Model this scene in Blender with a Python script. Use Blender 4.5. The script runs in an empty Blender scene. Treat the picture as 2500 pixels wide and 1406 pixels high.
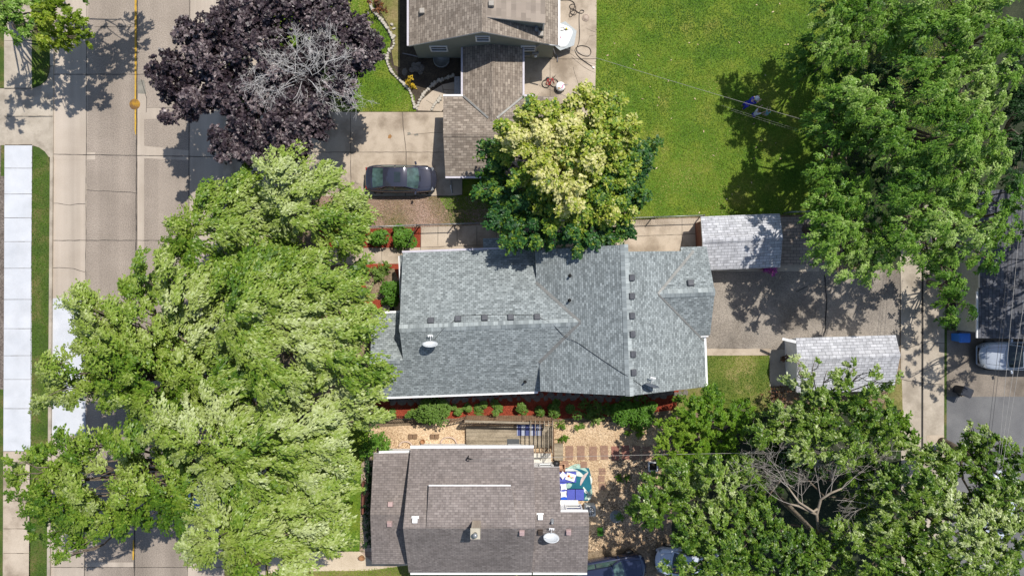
import bpy, bmesh, math, random
import numpy as np
from mathutils import Vector, Matrix
R = math.radians
scene = bpy.context.scene
COL = scene.collection
# ------------------------------------------------------------------ camera, sky, sun, exposure
H, F = 46.0, 1667.0                        # drone height (m), focal length in photo pixels (24 mm equivalent)
cam = bpy.data.objects.new('camera', bpy.data.cameras.new('camera'))
cam.data.sensor_width = 36.0; cam.data.lens = 36.0 * F / 2500.0
cam.data.clip_start = 0.1; cam.data.clip_end = 2000
cam.location = (0, 0, H); cam.rotation_euler = (0, 0, 0)
COL.objects.link(cam); scene.camera = cam
SUN = Vector((0.36, 0.46, 1.0)).normalized()
world = bpy.data.worlds.new('World'); scene.world = world; world.use_nodes = True
wn = world.node_tree; bg = wn.nodes['Background']
sky = wn.nodes.new('ShaderNodeTexSky'); sky.sky_type = 'NISHITA'; sky.sun_disc = False
sky.sun_elevation = math.asin(SUN.z); sky.sun_rotation = math.atan2(SUN.x, SUN.y)
wn.links.new(sky.outputs[0], bg.inputs[0]); bg.inputs[1].default_value = 0.12
sl = bpy.data.lights.new('sun', 'SUN'); sl.energy = 4.6; sl.angle = R(0.5); sl.color = (1.0, 0.95, 0.87)
so = bpy.data.objects.new('sun', sl); so.rotation_euler = SUN.to_track_quat('Z', 'Y').to_euler(); so.location = (0, 0, 60)
COL.objects.link(so)
scene.view_settings.view_transform = 'Standard'; scene.view_settings.look = 'None'
scene.view_settings.exposure = 0.12; scene.view_settings.gamma = 1.0
scene.render.engine = 'CYCLES'
scene.cycles.max_bounces = 5; scene.cycles.diffuse_bounces = 3; scene.cycles.transparent_max_bounces = 6
scene.cycles.use_denoising = True

def P(px, py, z=0.0):
    """photo pixel of a point whose height above ground is known -> its place in the world"""
    k = (H - z) / F
    return Vector(((px - 1250) * k, (703 - py) * k, z))

# ------------------------------------------------------------------ materials
MATS = {}
def nodes(name):
    m = bpy.data.materials.new(name); m.use_nodes = True
    nt = m.node_tree; b = nt.nodes['Principled BSDF']
    MATS[name] = m
    return m, nt, b
def rgb(c): return (c[0], c[1], c[2], 1.0)
def noise(nt, vec, scale, detail=4, rough=0.55):
    n = nt.nodes.new('ShaderNodeTexNoise'); n.inputs['Scale'].default_value = scale
    n.inputs['Detail'].default_value = detail; n.inputs['Roughness'].default_value = rough
    if vec: nt.links.new(vec, n.inputs['Vector'])
    return n.outputs['Fac']
def ramp(nt, fac, stops):
    r = nt.nodes.new('ShaderNodeValToRGB'); e = r.color_ramp.elements
    e[0].position, e[0].color = stops[0][0], rgb(stops[0][1]); e[1].position, e[1].color = stops[-1][0], rgb(stops[-1][1])
    for p, c in stops[1:-1]:
        x = e.new(p); x.color = rgb(c)
    nt.links.new(fac, r.inputs[0]); return r.outputs[0]
def mix(nt, fac, a, b, mode='MIX'):
    n = nt.nodes.new('ShaderNodeMix'); n.data_type = 'RGBA'; n.blend_type = mode
    for s, v in ((n.inputs[0], fac), (n.inputs[6], a), (n.inputs[7], b)):
        if isinstance(v, (int, float)): s.default_value = v
        elif isinstance(v, (tuple, list)): s.default_value = rgb(v)
        else: nt.links.new(v, s)
    return n.outputs[2]
def bump(nt, b, h, strength=0.3, dist=0.02):
    n = nt.nodes.new('ShaderNodeBump'); n.inputs['Strength'].default_value = strength; n.inputs['Distance'].default_value = dist
    nt.links.new(h, n.inputs['Height']); nt.links.new(n.outputs[0], b.inputs['Normal'])
def coord(nt, kind='Object', scale=None):
    t = nt.nodes.new('ShaderNodeTexCoord'); o = t.outputs[kind]
    if scale:
        mp = nt.nodes.new('ShaderNodeMapping'); mp.inputs['Scale'].default_value = scale
        nt.links.new(o, mp.inputs['Vector']); o = mp.outputs[0]
    return o
def g3(c, k): return tuple(x * k for x in c)

def plain(name, c, rough=0.6, metal=0.0, var=0.12, scale=6.0, spec=0.4, coat=0.0):
    m, nt, b = nodes(name)
    v = coord(nt); f = noise(nt, v, scale)
    nt.links.new(ramp(nt, f, [(0.3, g3(c, 1 - var)), (0.7, g3(c, 1 + var))]), b.inputs['Base Color'])
    b.inputs['Roughness'].default_value = rough; b.inputs['Metallic'].default_value = metal
    b.inputs['Specular IOR Level'].default_value = spec; b.inputs['Coat Weight'].default_value = coat
    return m
def mottle(name, stops, s1, fine, s2, famt=0.4, rough=0.85, bmp=0.3, streak=None, stain=None, s3=0.35):
    """large patches (stops) + fine grain; streak: lengthwise wear; stain: darker spots"""
    m, nt, b = nodes(name)
    v = coord(nt)
    c = ramp(nt, noise(nt, v, s1, 5), stops)
    f2 = noise(nt, v, s2, 3, 0.7)
    gr = ramp(nt, f2, [(0.35, g3(fine, 0.0)), (0.62, (1, 1, 1))])
    dark = mix(nt, 1.0, c, fine, 'MULTIPLY')
    n = nt.nodes.new('ShaderNodeMath'); n.operation = 'MULTIPLY'; n.inputs[1].default_value = famt
    inv = nt.nodes.new('ShaderNodeInvert'); nt.links.new(gr, inv.inputs[1]); nt.links.new(inv.outputs[0], n.inputs[0])
    c = mix(nt, n.outputs[0], c, dark)
    if streak:
        sv = coord(nt, 'Object', streak[0]); c = mix(nt, streak[1], c, ramp(nt, noise(nt, sv, 1.0, 3), [(0.32, (0.45, 0.45, 0.45)), (0.62, (1.12, 1.12, 1.12))]), 'MULTIPLY')
    if stain:
        c = mix(nt, stain, c, ramp(nt, noise(nt, v, s3, 6, 0.65), [(0.36, (0.35, 0.33, 0.3)), (0.52, (1, 1, 1))]), 'MULTIPLY')
    nt.links.new(c, b.inputs['Base Color']); b.inputs['Roughness'].default_value = rough
    b.inputs['Specular IOR Level'].default_value = 0.25
    if bmp: bump(nt, b, f2, bmp, 0.03)
    return m
def shingle(name, c1, c2, mortar_or_shade, w=0.34, h=0.15, ms=0.012, weather=0.25, bias=0.0, wscale=0.5):  # dark lines between courses paint the shadow under each shingle row
    m, nt, b = nodes(name)
    v = coord(nt, 'UV')
    def brick(w, h, off, a, bb, mo, ms, bias):
        k = nt.nodes.new('ShaderNodeTexBrick'); k.offset = off; k.squash = 1.0
        k.inputs['Scale'].default_value = 1.0; k.inputs['Brick Width'].default_value = w; k.inputs['Row Height'].default_value = h
        k.inputs['Mortar Size'].default_value = ms; k.inputs['Mortar Smooth'].default_value = 0.2; k.inputs['Bias'].default_value = bias
        k.inputs['Color1'].default_value = rgb(a); k.inputs['Color2'].default_value = rgb(bb); k.inputs['Mortar'].default_value = rgb(mo)
        nt.links.new(v, k.inputs['Vector']); return k
    k1 = brick(w, h, 0.5, c1, c2, mortar_or_shade, ms, bias)
    k2 = brick(w * 0.53, h, 0.37, (0.72, 0.72, 0.72), (1.18, 1.18, 1.18), (0.9, 0.9, 0.9), 0.0, 0.1)
    c = mix(nt, 0.75, k1.outputs[0], k2.outputs[0], 'MULTIPLY')
    vo = coord(nt)
    wv = ramp(nt, noise(nt, vo, wscale, 6, 0.6), [(0.3, (0.62, 0.62, 0.64)), (0.6, (1.08, 1.08, 1.08))])
    c = mix(nt, weather, c, wv, 'MULTIPLY')
    gr = ramp(nt, noise(nt, vo, 60, 2), [(0.3, (0.7, 0.7, 0.7)), (0.7, (1.2, 1.2, 1.2))])
    c = mix(nt, 0.35, c, gr, 'MULTIPLY')
    nt.links.new(c, b.inputs['Base Color']); b.inputs['Roughness'].default_value = 0.9; b.inputs['Specular IOR Level'].default_value = 0.2
    bump(nt, b, k1.outputs['Fac'], -0.4, 0.02)
    return m
def bricks(name, c1, c2, mortar_or_shade, w, h, ms, kind='Object', rot=0.0, rough=0.85, weather=0.3):
    m, nt, b = nodes(name)
    v = coord(nt, kind)
    if rot:
        mp = nt.nodes.new('ShaderNodeMapping'); mp.inputs['Rotation'].default_value = (0, 0, rot); nt.links.new(v, mp.inputs[0]); v = mp.outputs[0]
    k = nt.nodes.new('ShaderNodeTexBrick'); k.inputs['Scale'].default_value = 1.0
    k.inputs['Brick Width'].default_value = w; k.inputs['Row Height'].default_value = h; k.inputs['Mortar Size'].default_value = ms
    k.inputs['Color1'].default_value = rgb(c1); k.inputs['Color2'].default_value = rgb(c2); k.inputs['Mortar'].default_value = rgb(mortar_or_shade)
    nt.links.new(v, k.inputs['Vector'])
    wv = ramp(nt, noise(nt, v, 1.3, 6, 0.65), [(0.3, (0.55, 0.55, 0.55)), (0.65, (1.1, 1.1, 1.1))])
    nt.links.new(mix(nt, weather, k.outputs[0], wv, 'MULTIPLY'), b.inputs['Base Color'])
    b.inputs['Roughness'].default_value = rough; bump(nt, b, k.outputs['Fac'], -0.3, 0.01)
    return m
def leaf(name, stops, rough=0.5, trans=0.35, spec=0.35):
    """leaf colours picked by the tint carried on every leaf"""
    m, nt, b = nodes(name)
    a = nt.nodes.new('ShaderNodeAttribute'); a.attribute_name = 'tint'
    c = ramp(nt, a.outputs['Fac'], stops)
    nt.links.new(c, b.inputs['Base Color']); b.inputs['Roughness'].default_value = rough; b.inputs['Specular IOR Level'].default_value = spec
    if trans:
        t = nt.nodes.new('ShaderNodeBsdfTranslucent'); nt.links.new(mix(nt, 1.0, c, (1.15, 1.2, 0.5), 'MULTIPLY'), t.inputs[0])
        ms = nt.nodes.new('ShaderNodeMixShader'); ms.inputs[0].default_value = trans
        nt.links.new(b.outputs[0], ms.inputs[1]); nt.links.new(t.outputs[0], ms.inputs[2])
        nt.links.new(ms.outputs[0], nt.nodes['Material Output'].inputs[0])
    return m
def paint(name, c, rough=0.25, coat=0.6, metal=0.3):
    m = plain(name, c, rough, metal, 0.04, 40, 0.5, coat); return m
def glass(name, c):
    m = plain(name, c, 0.06, 0.0, 0.15, 3, 0.6, 0.5); return m

CONC = mottle('concrete_old', [(0.3, (.36, .29, .22)), (0.5, (.45, .375, .295)), (0.7, (.53, .45, .36))], 0.5, (.6, .58, .55), 22, .35, stain=.45, s3=.5)
CONC_G = mottle('concrete_grey', [(0.3, (.36, .31, .25)), (0.7, (.50, .44, .36))], 0.9, (.6, .58, .56), 25, .35, stain=.4, s3=.8)
CONC_W = mottle('concrete_new', [(0.3, (.50, .52, .555)), (0.7, (.585, .60, .63))], 0.7, (.75, .75, .75), 25, .3, bmp=.1, stain=.12, s3=.5)
ROAD = mottle('road_aggregate', [(0.3, (.32, .27, .225)), (0.7, (.40, .34, .285))], 0.35, (.45, .44, .43), 15, .75, bmp=.35, streak=((.62, .012, 1), .42), stain=.12, s3=.2)
ROAD_L = mottle('road_smooth', [(0.3, (.42, .355, .29)), (0.7, (.50, .43, .36))], 0.4, (.6, .6, .58), 20, .35, bmp=.15, streak=((1.2, .03, 1), .35))
PATCH = mottle('road_patch', [(0.3, (.20, .19, .16)), (0.7, (.29, .27, .23))], 1.5, (.5, .5, .5), 20, .4)
ASPH = mottle('asphalt', [(0.3, (.265, .232, .20)), (0.7, (.37, .325, .275))], 0.6, (.35, .35, .35), 14, .7, bmp=.4, stain=.45, s3=.25)
ASPH_D = mottle('asphalt_dark', [(0.3, (.13, .13, .135)), (0.7, (.19, .19, .19))], 0.7, (.5, .5, .5), 18, .5)
TAR = plain('joint_tar', (.03, .027, .025), .8, var=.4)
JOINT = plain('joint_dirt', (.085, .07, .055), .9, var=.5, scale=3)
YELLOW = mottle('road_yellow', [(0.35, (.42, .27, .06)), (0.6, (.62, .37, .04))], 3, (.5, .5, .5), 20, .6)
GRASS = mottle('grass_lawn', [(0.28, (.070, .155, .010)), (0.45, (.115, .205, .014)), (0.58, (.175, .235, .022)), (0.75, (.26, .25, .055))], 0.55, (.45, .5, .4), 9, .8, bmp=.6)
GRASS_D = mottle('grass_verge', [(0.3, (.045, .085, .014)), (0.5, (.075, .115, .02)), (0.66, (.16, .14, .05))], 0.7, (.45, .5, .4), 9, .8, bmp=.6)
GRASS_Y = mottle('grass_dry', [(0.3, (.13, .15, .035)), (0.5, (.20, .19, .06)), (0.7, (.29, .23, .11))], 0.7, (.5, .5, .4), 9, .8, bmp=.6)
GRASS_M = mottle('grass_mixed', [(0.35, (.09, .14, .02)), (0.5, (.15, .18, .035)), (0.62, (.27, .24, .09))], 0.5, (.5, .5, .4), 9, .8, bmp=.6)
DIRT = mottle('dirt', [(0.3, (.16, .115, .075)), (0.5, (.25, .19, .125)), (0.7, (.36, .28, .20))], 0.8, (.4, .36, .32), 9, .8, bmp=.5)
PINKSOIL = mottle('leaf_litter', [(0.3, (.20, .17, .06)), (0.48, (.31, .215, .14)), (0.65, (.42, .29, .23))], 0.7, (.45, .4, .38), 8, .9, bmp=.5)
SHADEFLOOR = mottle('grove_floor_shade', [(0.3, (.022, .032, .014)), (0.7, (.05, .06, .03))], 1.0, (.4, .4, .4), 10, .8)  # near-black green: shade beneath the crowns painted into the ground colour
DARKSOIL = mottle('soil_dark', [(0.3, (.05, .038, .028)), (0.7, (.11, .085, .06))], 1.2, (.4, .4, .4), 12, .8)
CHIPS = mottle('wood_chips', [(0.3, (.50, .36, .23)), (0.5, (.66, .50, .32)), (0.7, (.76, .61, .43))], 0.9, (.45, .38, .32), 8, .8, bmp=.5)
MULCH = mottle('red_mulch', [(0.3, (.24, .045, .022)), (0.7, (.38, .075, .035))], 1.4, (.45, .35, .3), 14, .8, bmp=.5)
GRAVEL = mottle('gravel', [(0.3, (.15, .12, .10)), (0.7, (.25, .21, .18))], 2, (.3, .3, .3), 9, .9)
TANWALK = mottle('tan_walk', [(0.3, (.50, .41, .30)), (0.7, (.66, .56, .43))], 0.8, (.65, .6, .5), 14, .5, stain=.3)
PAVERS = bricks('patio_bricks', (.26, .215, .18), (.36, .30, .25), (.10, .085, .07), .42, .21, .014)
SHG = shingle('shingle_bluegrey', (.178, .200, .204), (.322, .356, .360), (.105, .12, .122), .25, .13, .011, .05)
SHG_CAP = shingle('shingle_ridge', (.20, .225, .23), (.36, .395, .395), (.14, .16, .16), .30, .60, .008, .1)
SHB = shingle('shingle_brown', (.208, .178, .165), (.252, .219, .204), (.135, .117, .113), .32, .145, .013, .55, wscale=.35)
SHT = shingle('shingle_tan', (.195, .160, .130), (.335, .285, .235), (.12, .098, .08), .36, .16, .012, .2)
SHT2 = shingle('roll_roofing_tan', (.27, .225, .185), (.31, .26, .215), (.26, .22, .18), .9, .3, .004, .15)
SHS = shingle('shingle_silver', (.42, .425, .45), (.52, .525, .55), (.19, .19, .205), .42, .19, .014, .25)
SHJ = shingle('shingle_navy', (.085, .088, .10), (.14, .145, .165), (.05, .05, .06), .36, .2, .014, .3)
FLASH = plain('valley_flashing', (.20, .20, .19), .55, .2, .2, 3)
WHITE = plain('white_trim', (.78, .78, .78), .45, var=.05)
WHITEW = plain('white_siding', (.74, .745, .75), .6, var=.06)
CREAM = plain('cream_siding', (.56, .52, .44), .7, var=.1)
BROWNW = plain('brown_boards', (.16, .06, .04), .75, var=.3)
LILAC = plain('lilac_gutter', (.50, .475, .525), .45, var=.1)
GREYM = plain('grey_metal', (.33, .34, .35), .45, .5, .15)
DKMET = plain('black_metal', (.018, .018, .02), .5, .3, .2)
VENT = plain('vent_grey', (.085, .088, .098), .5, .1, .2, 5)
RUBBER = plain('rubber', (.02, .02, .02), .8)
RIM = plain('rim_alloy', (.42, .42, .43), .3, .8)
BARK = mottle('bark', [(0.3, (.10, .075, .055)), (0.7, (.21, .17, .13))], 3, (.5, .5, .5), 15, .7)
BARE = mottle('bare_wood', [(0.3, (.46, .44, .42)), (0.7, (.64, .62, .60))], 3, (.6, .6, .6), 15, .5)
BARE2 = mottle('bare_wood_brown', [(0.3, (.25, .20, .15)), (0.7, (.40, .34, .26))], 3, (.6, .6, .6), 15, .5)
WOOD = mottle('weathered_deck', [(0.3, (.26, .215, .155)), (0.7, (.42, .355, .265))], 1.5, (.6, .58, .55), 12, .6, streak=((.25, 6, 1), .7))
WOODB = mottle('weathered_brown', [(0.3, (.20, .125, .075)), (0.7, (.32, .215, .14))], 2, (.6, .55, .5), 12, .6)
STONE = mottle('limestone', [(0.3, (.40, .36, .30)), (0.7, (.62, .58, .51))], 2.5, (.6, .6, .6), 15, .6)
FLAG = mottle('flagstone', [(0.3, (.13, .115, .10)), (0.7, (.25, .22, .19))], 1.2, (.6, .6, .6), 12, .5)
CLAY = plain('clay', (.33, .17, .08), .8, var=.2)
PINKV = plain('pink_vent', (.42, .30, .29), .5, var=.1)
BLACKV = plain('dark_vent', (.055, .04, .032), .6)
DISHM = plain('dish_white', (.62, .65, .68), .4, var=.04)
DISHD = plain('dish_dark', (.10, .115, .14), .5, var=.1)
BLUEP = plain('bin_blue', (.035, .18, .60), .4, var=.08)
BLACKP = plain('bin_black', (.02, .024, .034), .45, var=.15)
NAVY = plain('cushion_blue', (.075, .095, .40), .8, var=.08)
NAVY2 = plain('cushion_royal', (.015, .09, .52), .8, var=.08)
TEAL = mottle('rug_teal', [(0.3, (.012, .105, .155)), (0.7, (.02, .15, .20))], 2, (.8, .8, .8), 30, .4)
LEAFP = plain('rug_leaf', (.34, .50, .42), .85, var=.3, scale=4)
LEAFW = plain('rug_leaf_pale', (.62, .68, .60), .85, var=.2, scale=4)
LEAFK = plain('rug_leaf_pink', (.52, .42, .39), .85, var=.15, scale=4)
CLOTH = plain('white_cloth', (.80, .80, .80), .8, var=.04)
RED = plain('red_paint', (.42, .03, .035), .4)
PINK = plain('pink_plastic', (.55, .10, .25), .4)
GLASSG = plain('car_glass_green', (.055, .095, .088), .06, 0.0, .55, 2.2, .6, .5)
GLASSD = glass('car_glass_dark', (.022, .032, .036))
WINDOW = glass('window_glass', (.04, .05, .06))
CLEARG = plain('table_glass', (.40, .43, .44), .15, var=.05, spec=.6)
SIDING_G = bricks('siding_sage', (.26, .275, .235), (.275, .29, .25), (.17, .18, .155), 60, .12, .010, 'UV', weather=.15)
BLACKCAR = paint('car_black', (.042, .045, .068), .10, 1.0)
SILVER = paint('car_silver', (.40, .44, .50), .28)
NAVYCAR = paint('car_navy', (.030, .040, .085), .2)
WHITECAR = paint('car_white', (.50, .54, .62), .25, .6, 0.0)
BLUECAR = paint('car_blue', (.09, .20, .52), .25)
TAIL = plain('tail_red', (.30, .01, .012), .25)
HEAD = plain('lamp_clear', (.20, .21, .22), .08, spec=.6)
SKIN = plain('skin', (.52, .33, .24), .6); HAIR = plain('hair_brown', (.10, .055, .03), .7)
CBLUE = plain('cloth_royal', (.018, .025, .36), .8); CWHITE = plain('cloth_white', (.62, .64, .70), .8); CAQUA = plain('cloth_aqua', (.20, .50, .56), .8)
CGREY = plain('cloth_grey', (.40, .40, .42), .8)

L_MAPLE = leaf('leaf_silver_maple', [(0.0, (.040, .106, .008)), (0.28, (.108, .205, .016)), (0.5, (.215, .310, .036)), (0.74, (.315, .390, .10)), (1.0, (.46, .52, .25))], .42, .24)
L_PURPLE = leaf('leaf_purple', [(0.0, (.011, .007, .010)), (0.45, (.036, .023, .029)), (0.75, (.090, .066, .072)), (1.0, (.25, .20, .20))], .42, .06, .4)  # palest stops put a sheen highlight into the colour of some leaves
L_LINDEN = leaf('leaf_variegated', [(0.0, (.018, .068, .020)), (0.25, (.045, .145, .032)), (0.5, (.19, .30, .022)), (0.72, (.42, .46, .055)), (1.0, (.70, .66, .32))], .45, .32)
L_LOCUST = leaf('leaf_locust', [(0.0, (.022, .078, .008)), (0.35, (.092, .215, .018)), (0.65, (.22, .375, .050)), (1.0, (.42, .54, .18))], .45, .26)
L_ELM = leaf('leaf_elm', [(0.0, (.024, .068, .008)), (0.35, (.092, .185, .016)), (0.65, (.21, .31, .040)), (1.0, (.52, .58, .30))], .36, .22)
L_BRIGHT = leaf('leaf_bright', [(0.0, (.040, .115, .006)), (0.5, (.135, .27, .014)), (1.0, (.28, .40, .045))], .5, .38)
L_YG = leaf('leaf_yellowgreen', [(0.0, (.08, .15, .008)), (0.5, (.22, .33, .018)), (1.0, (.40, .46, .05))], .5, .38)
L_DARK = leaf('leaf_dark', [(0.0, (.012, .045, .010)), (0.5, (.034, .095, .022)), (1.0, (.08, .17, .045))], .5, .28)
L_BUSH = leaf('leaf_bush', [(0.0, (.045, .130, .010)), (0.5, (.10, .235, .018)), (1.0, (.19, .34, .04))], .5, .3)
L_HEDGE = leaf('leaf_hedge', [(0.0, (.050, .115, .014)), (0.5, (.125, .225, .030)), (1.0, (.24, .34, .08))], .5, .3)
L_GRASS = leaf('grass_blade', [(0.0, (.045, .115, .006)), (0.4, (.135, .235, .016)), (0.75, (.24, .30, .030)), (1.0, (.46, .44, .14))], .6, .25)
L_STRAW = leaf('straw_bits', [(0.0, (.12, .14, .035)), (0.4, (.30, .215, .15)), (0.8, (.44, .31, .25)), (1.0, (.60, .47, .40))], .8, 0)
L_CHIP = leaf('chip_bits', [(0.0, (.26, .155, .085)), (0.3, (.56, .40, .25)), (1.0, (.86, .70, .50))], .8, 0)
L_MULCH = leaf('mulch_bits', [(0.0, (.14, .024, .012)), (0.6, (.34, .062, .03)), (1.0, (.46, .12, .06))], .8, 0)
L_YFLOW = leaf('petal_yellow', [(0.0, (.16, .22, .02)), (0.35, (.45, .33, .02)), (1.0, (.75, .50, .03))], .6, .2)
L_PFLOW = leaf('petal_magenta', [(0.0, (.04, .09, .02)), (0.25, (.30, .03, .26)), (1.0, (.55, .12, .48))], .6, .2)
L_RFLOW = leaf('petal_russet', [(0.0, (.05, .06, .02)), (0.5, (.16, .06, .03)), (1.0, (.38, .16, .04))], .6, .2)

# ------------------------------------------------------------------ object helpers
def tag(o, label=None, cat=None, group=None, kind=None):
    for k, v in (('label', label), ('category', cat), ('group', group), ('kind', kind)):
        if v: o[k] = v
    return o
def empty(name, loc, label, cat, group=None, rz=0.0):
    o = bpy.data.objects.new(name, None); COL.objects.link(o); o.location = loc; o.rotation_euler = (0, 0, rz)
    o.empty_display_size = 0.3
    return tag(o, label, cat, group)
def wm(o):
    return (wm(o.parent) @ o.matrix_parent_inverse if o.parent else Matrix.Identity(4)) @ o.matrix_basis
def link(name, me, mats, parent=None, keep=True):
    o = bpy.data.objects.new(name, me); COL.objects.link(o)
    for m in (mats if isinstance(mats, (list, tuple)) else [mats]):
        if m: me.materials.append(m)
    if parent:
        o.parent = parent
        if keep:                                   # mesh was written in world space
            o.matrix_parent_inverse = wm(parent).inverted()
    return o
def copy_tree(o, parent=None):
    c = o.copy(); COL.objects.link(c); c.parent = parent
    for ch in o.children: copy_tree(ch, c)
    return c
def np_mesh(name, V, Q, tint=None, smooth=False):
    V = np.asarray(V, np.float32); Q = np.asarray(Q, np.int32); k = Q.shape[1]
    me = bpy.data.meshes.new(name); me.vertices.add(len(V)); me.vertices.foreach_set('co', V.ravel())
    me.loops.add(Q.size); me.loops.foreach_set('vertex_index', Q.ravel())
    me.polygons.add(len(Q)); me.polygons.foreach_set('loop_start', np.arange(0, Q.size, k, dtype=np.int32))
    me.polygons.foreach_set('loop_total', np.full(len(Q), k, np.int32))
    if smooth: me.polygons.foreach_set('use_smooth', np.ones(len(Q), bool))
    if tint is not None:
        a = me.attributes.new('tint', 'FLOAT', 'FACE'); a.data.foreach_set('value', np.asarray(tint, np.float32))
    me.update(calc_edges=True); return me
class MB:
    """collects simple solids and builds them as ONE mesh object"""
    def __init__(s): s.v, s.f, s.sm, s.mi = [], [], [], []
    def add(s, vs, fs, smooth=False, mi=0):
        b = len(s.v); s.v += [tuple(v) for v in vs]
        for f in fs: s.f.append([b + i for i in f]); s.sm.append(smooth); s.mi.append(mi)
    def box(s, c, d, rz=0.0, mi=0, taper=1.0, M=None):
        c = Vector(c); m = M or Matrix.Rotation(rz, 3, 'Z'); vs = []
        for z in (-1, 1):
            k = taper if z > 0 else 1.0
            for x, y in ((-1, -1), (1, -1), (1, 1), (-1, 1)): vs.append(c + m @ Vector((x * d[0] / 2 * k, y * d[1] / 2 * k, z * d[2] / 2)))
        s.add(vs, [(3, 2, 1, 0), (4, 5, 6, 7), (0, 1, 5, 4), (1, 2, 6, 5), (2, 3, 7, 6), (3, 0, 4, 7)], mi=mi)
    def bar(s, a, b, w, h=None, mi=0):
        a, b = Vector(a), Vector(b); d = b - a; h = h or w
        q = d.to_track_quat('X', 'Z').to_matrix()
        s.box((a + b) / 2, (d.length, w, h), M=q, mi=mi)
    def prism(s, pts, z0, z1, mi=0):
        n = len(pts); a = sum(pts[i][0] * pts[(i + 1) % n][1] - pts[(i + 1) % n][0] * pts[i][1] for i in range(n))
        if a < 0: pts = pts[::-1]
        vs = [(p[0], p[1], z0) for p in pts] + [(p[0], p[1], z1) for p in pts]
        s.add(vs, [list(range(n))[::-1], list(range(n, 2 * n))] + [(i, (i + 1) % n, n + (i + 1) % n, n + i) for i in range(n)], mi=mi)
    def tube(s, pts, rad, seg=6, mi=0, caps=True):
        pts = [Vector(p) for p in pts]; n = len(pts)
        rad = rad if isinstance(rad, (list, tuple)) else [rad] * n
        vs = []
        for i, p in enumerate(pts):
            d = (pts[min(i + 1, n - 1)] - pts[max(i - 1, 0)]).normalized()
            u = d.orthogonal().normalized() if i == 0 else (u - d * u.dot(d)).normalized()
            w = d.cross(u)
            for k in range(seg):
                t = 2 * math.pi * k / seg; vs.append(p + (u * math.cos(t) + w * math.sin(t)) * rad[i])
        fs = [(i * seg + k, i * seg + (k + 1) % seg, (i + 1) * seg + (k + 1) % seg, (i + 1) * seg + k) for i in range(n - 1) for k in range(seg)]
        if caps: fs += [list(range(seg))[::-1], list(range((n - 1) * seg, n * seg))]
        s.add(vs, fs, True, mi)
    def lathe(s, prof, c=(0, 0, 0), seg=20, M=None, mi=0):
        c = Vector(c); M = M or Matrix.Identity(3); vs = []; n = len(prof)
        for r, z in prof:
            for k in range(seg):
                t = 2 * math.pi * k / seg; vs.append(c + M @ Vector((r * math.cos(t), r * math.sin(t), z)))
        fs = [(i * seg + k, i * seg + (k + 1) % seg, (i + 1) * seg + (k + 1) % seg, (i + 1) * seg + k) for i in range(n - 1) for k in range(seg)]
        fs += [list(range(seg))[::-1], list(range((n - 1) * seg, n * seg))]
        s.add(vs, fs, True, mi)
    def grid(s, G, mi=0, smooth=True):
        r, c = len(G), len(G[0]); s.add([p for row in G for p in row], [(i * c + j, i * c + j + 1, (i + 1) * c + j + 1, (i + 1) * c + j) for i in range(r - 1) for j in range(c - 1)], smooth, mi)
    def build(s, name, mats, parent=None, keep=True, bevel=0.0):
        me = bpy.data.meshes.new(name); me.from_pydata(s.v, [], s.f)
        me.polygons.foreach_set('use_smooth', s.sm); me.polygons.foreach_set('material_index', s.mi); me.update()
        o = link(name, me, mats, parent, keep)
        if bevel:
            bv = o.modifiers.new('bevel', 'BEVEL'); bv.width = bevel; bv.segments = 2; bv.limit_method = 'ANGLE'
        return o
def smooth_path(pts, n=6):
    pts = [Vector(p) for p in pts]; out = []
    for i in range(len(pts) - 1):
        a, b, c, d = pts[max(i - 1, 0)], pts[i], pts[i + 1], pts[min(i + 2, len(pts) - 1)]
        for k in range(n):
            t = k / n
            out.append(0.5 * ((2 * b) + (c - a) * t + (2 * a - 5 * b + 4 * c - d) * t * t + (3 * b - a - 3 * c + d) * t ** 3))
    return out + [pts[-1]]
def slab(name, px, top, mat, bottom=-0.09, kind='structure', z=None):
    pts = [P(x, y, top) for x, y in px]; m = MB(); m.prism([(p.x, p.y) for p in pts], bottom, top)
    o = m.build(name, mat)
    return tag(o, kind=kind) if kind else o
def inside(px, X, Y):
    n = len(px); r = np.zeros(len(X), bool)
    for i in range(n):
        (x1, y1), (x2, y2) = px[i], px[i - 1]
        if y1 == y2: continue
        r ^= ((y1 > Y) != (y2 > Y)) & (X < (x2 - x1) * (Y - y1) / (y2 - y1) + x1)
    return r
def kites(C, A, N, Ln, W, bend=0.15):
    A = A / np.linalg.norm(A, axis=1, keepdims=True)
    S = np.cross(N, A); S /= np.linalg.norm(S, axis=1, keepdims=True) + 1e-9
    N = np.cross(A, S); l = Ln[:, None]; w = W[:, None]
    V = np.stack([C - A * l * .5, C + S * w * .5 - A * l * .05 + N * l * bend * .5, C + A * l * .5 - N * l * bend * .6, C - S * w * .5 - A * l * .05 + N * l * bend * .5], 1).reshape(-1, 3)
    return V, np.arange(len(V), dtype=np.int32).reshape(-1, 4)
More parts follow.
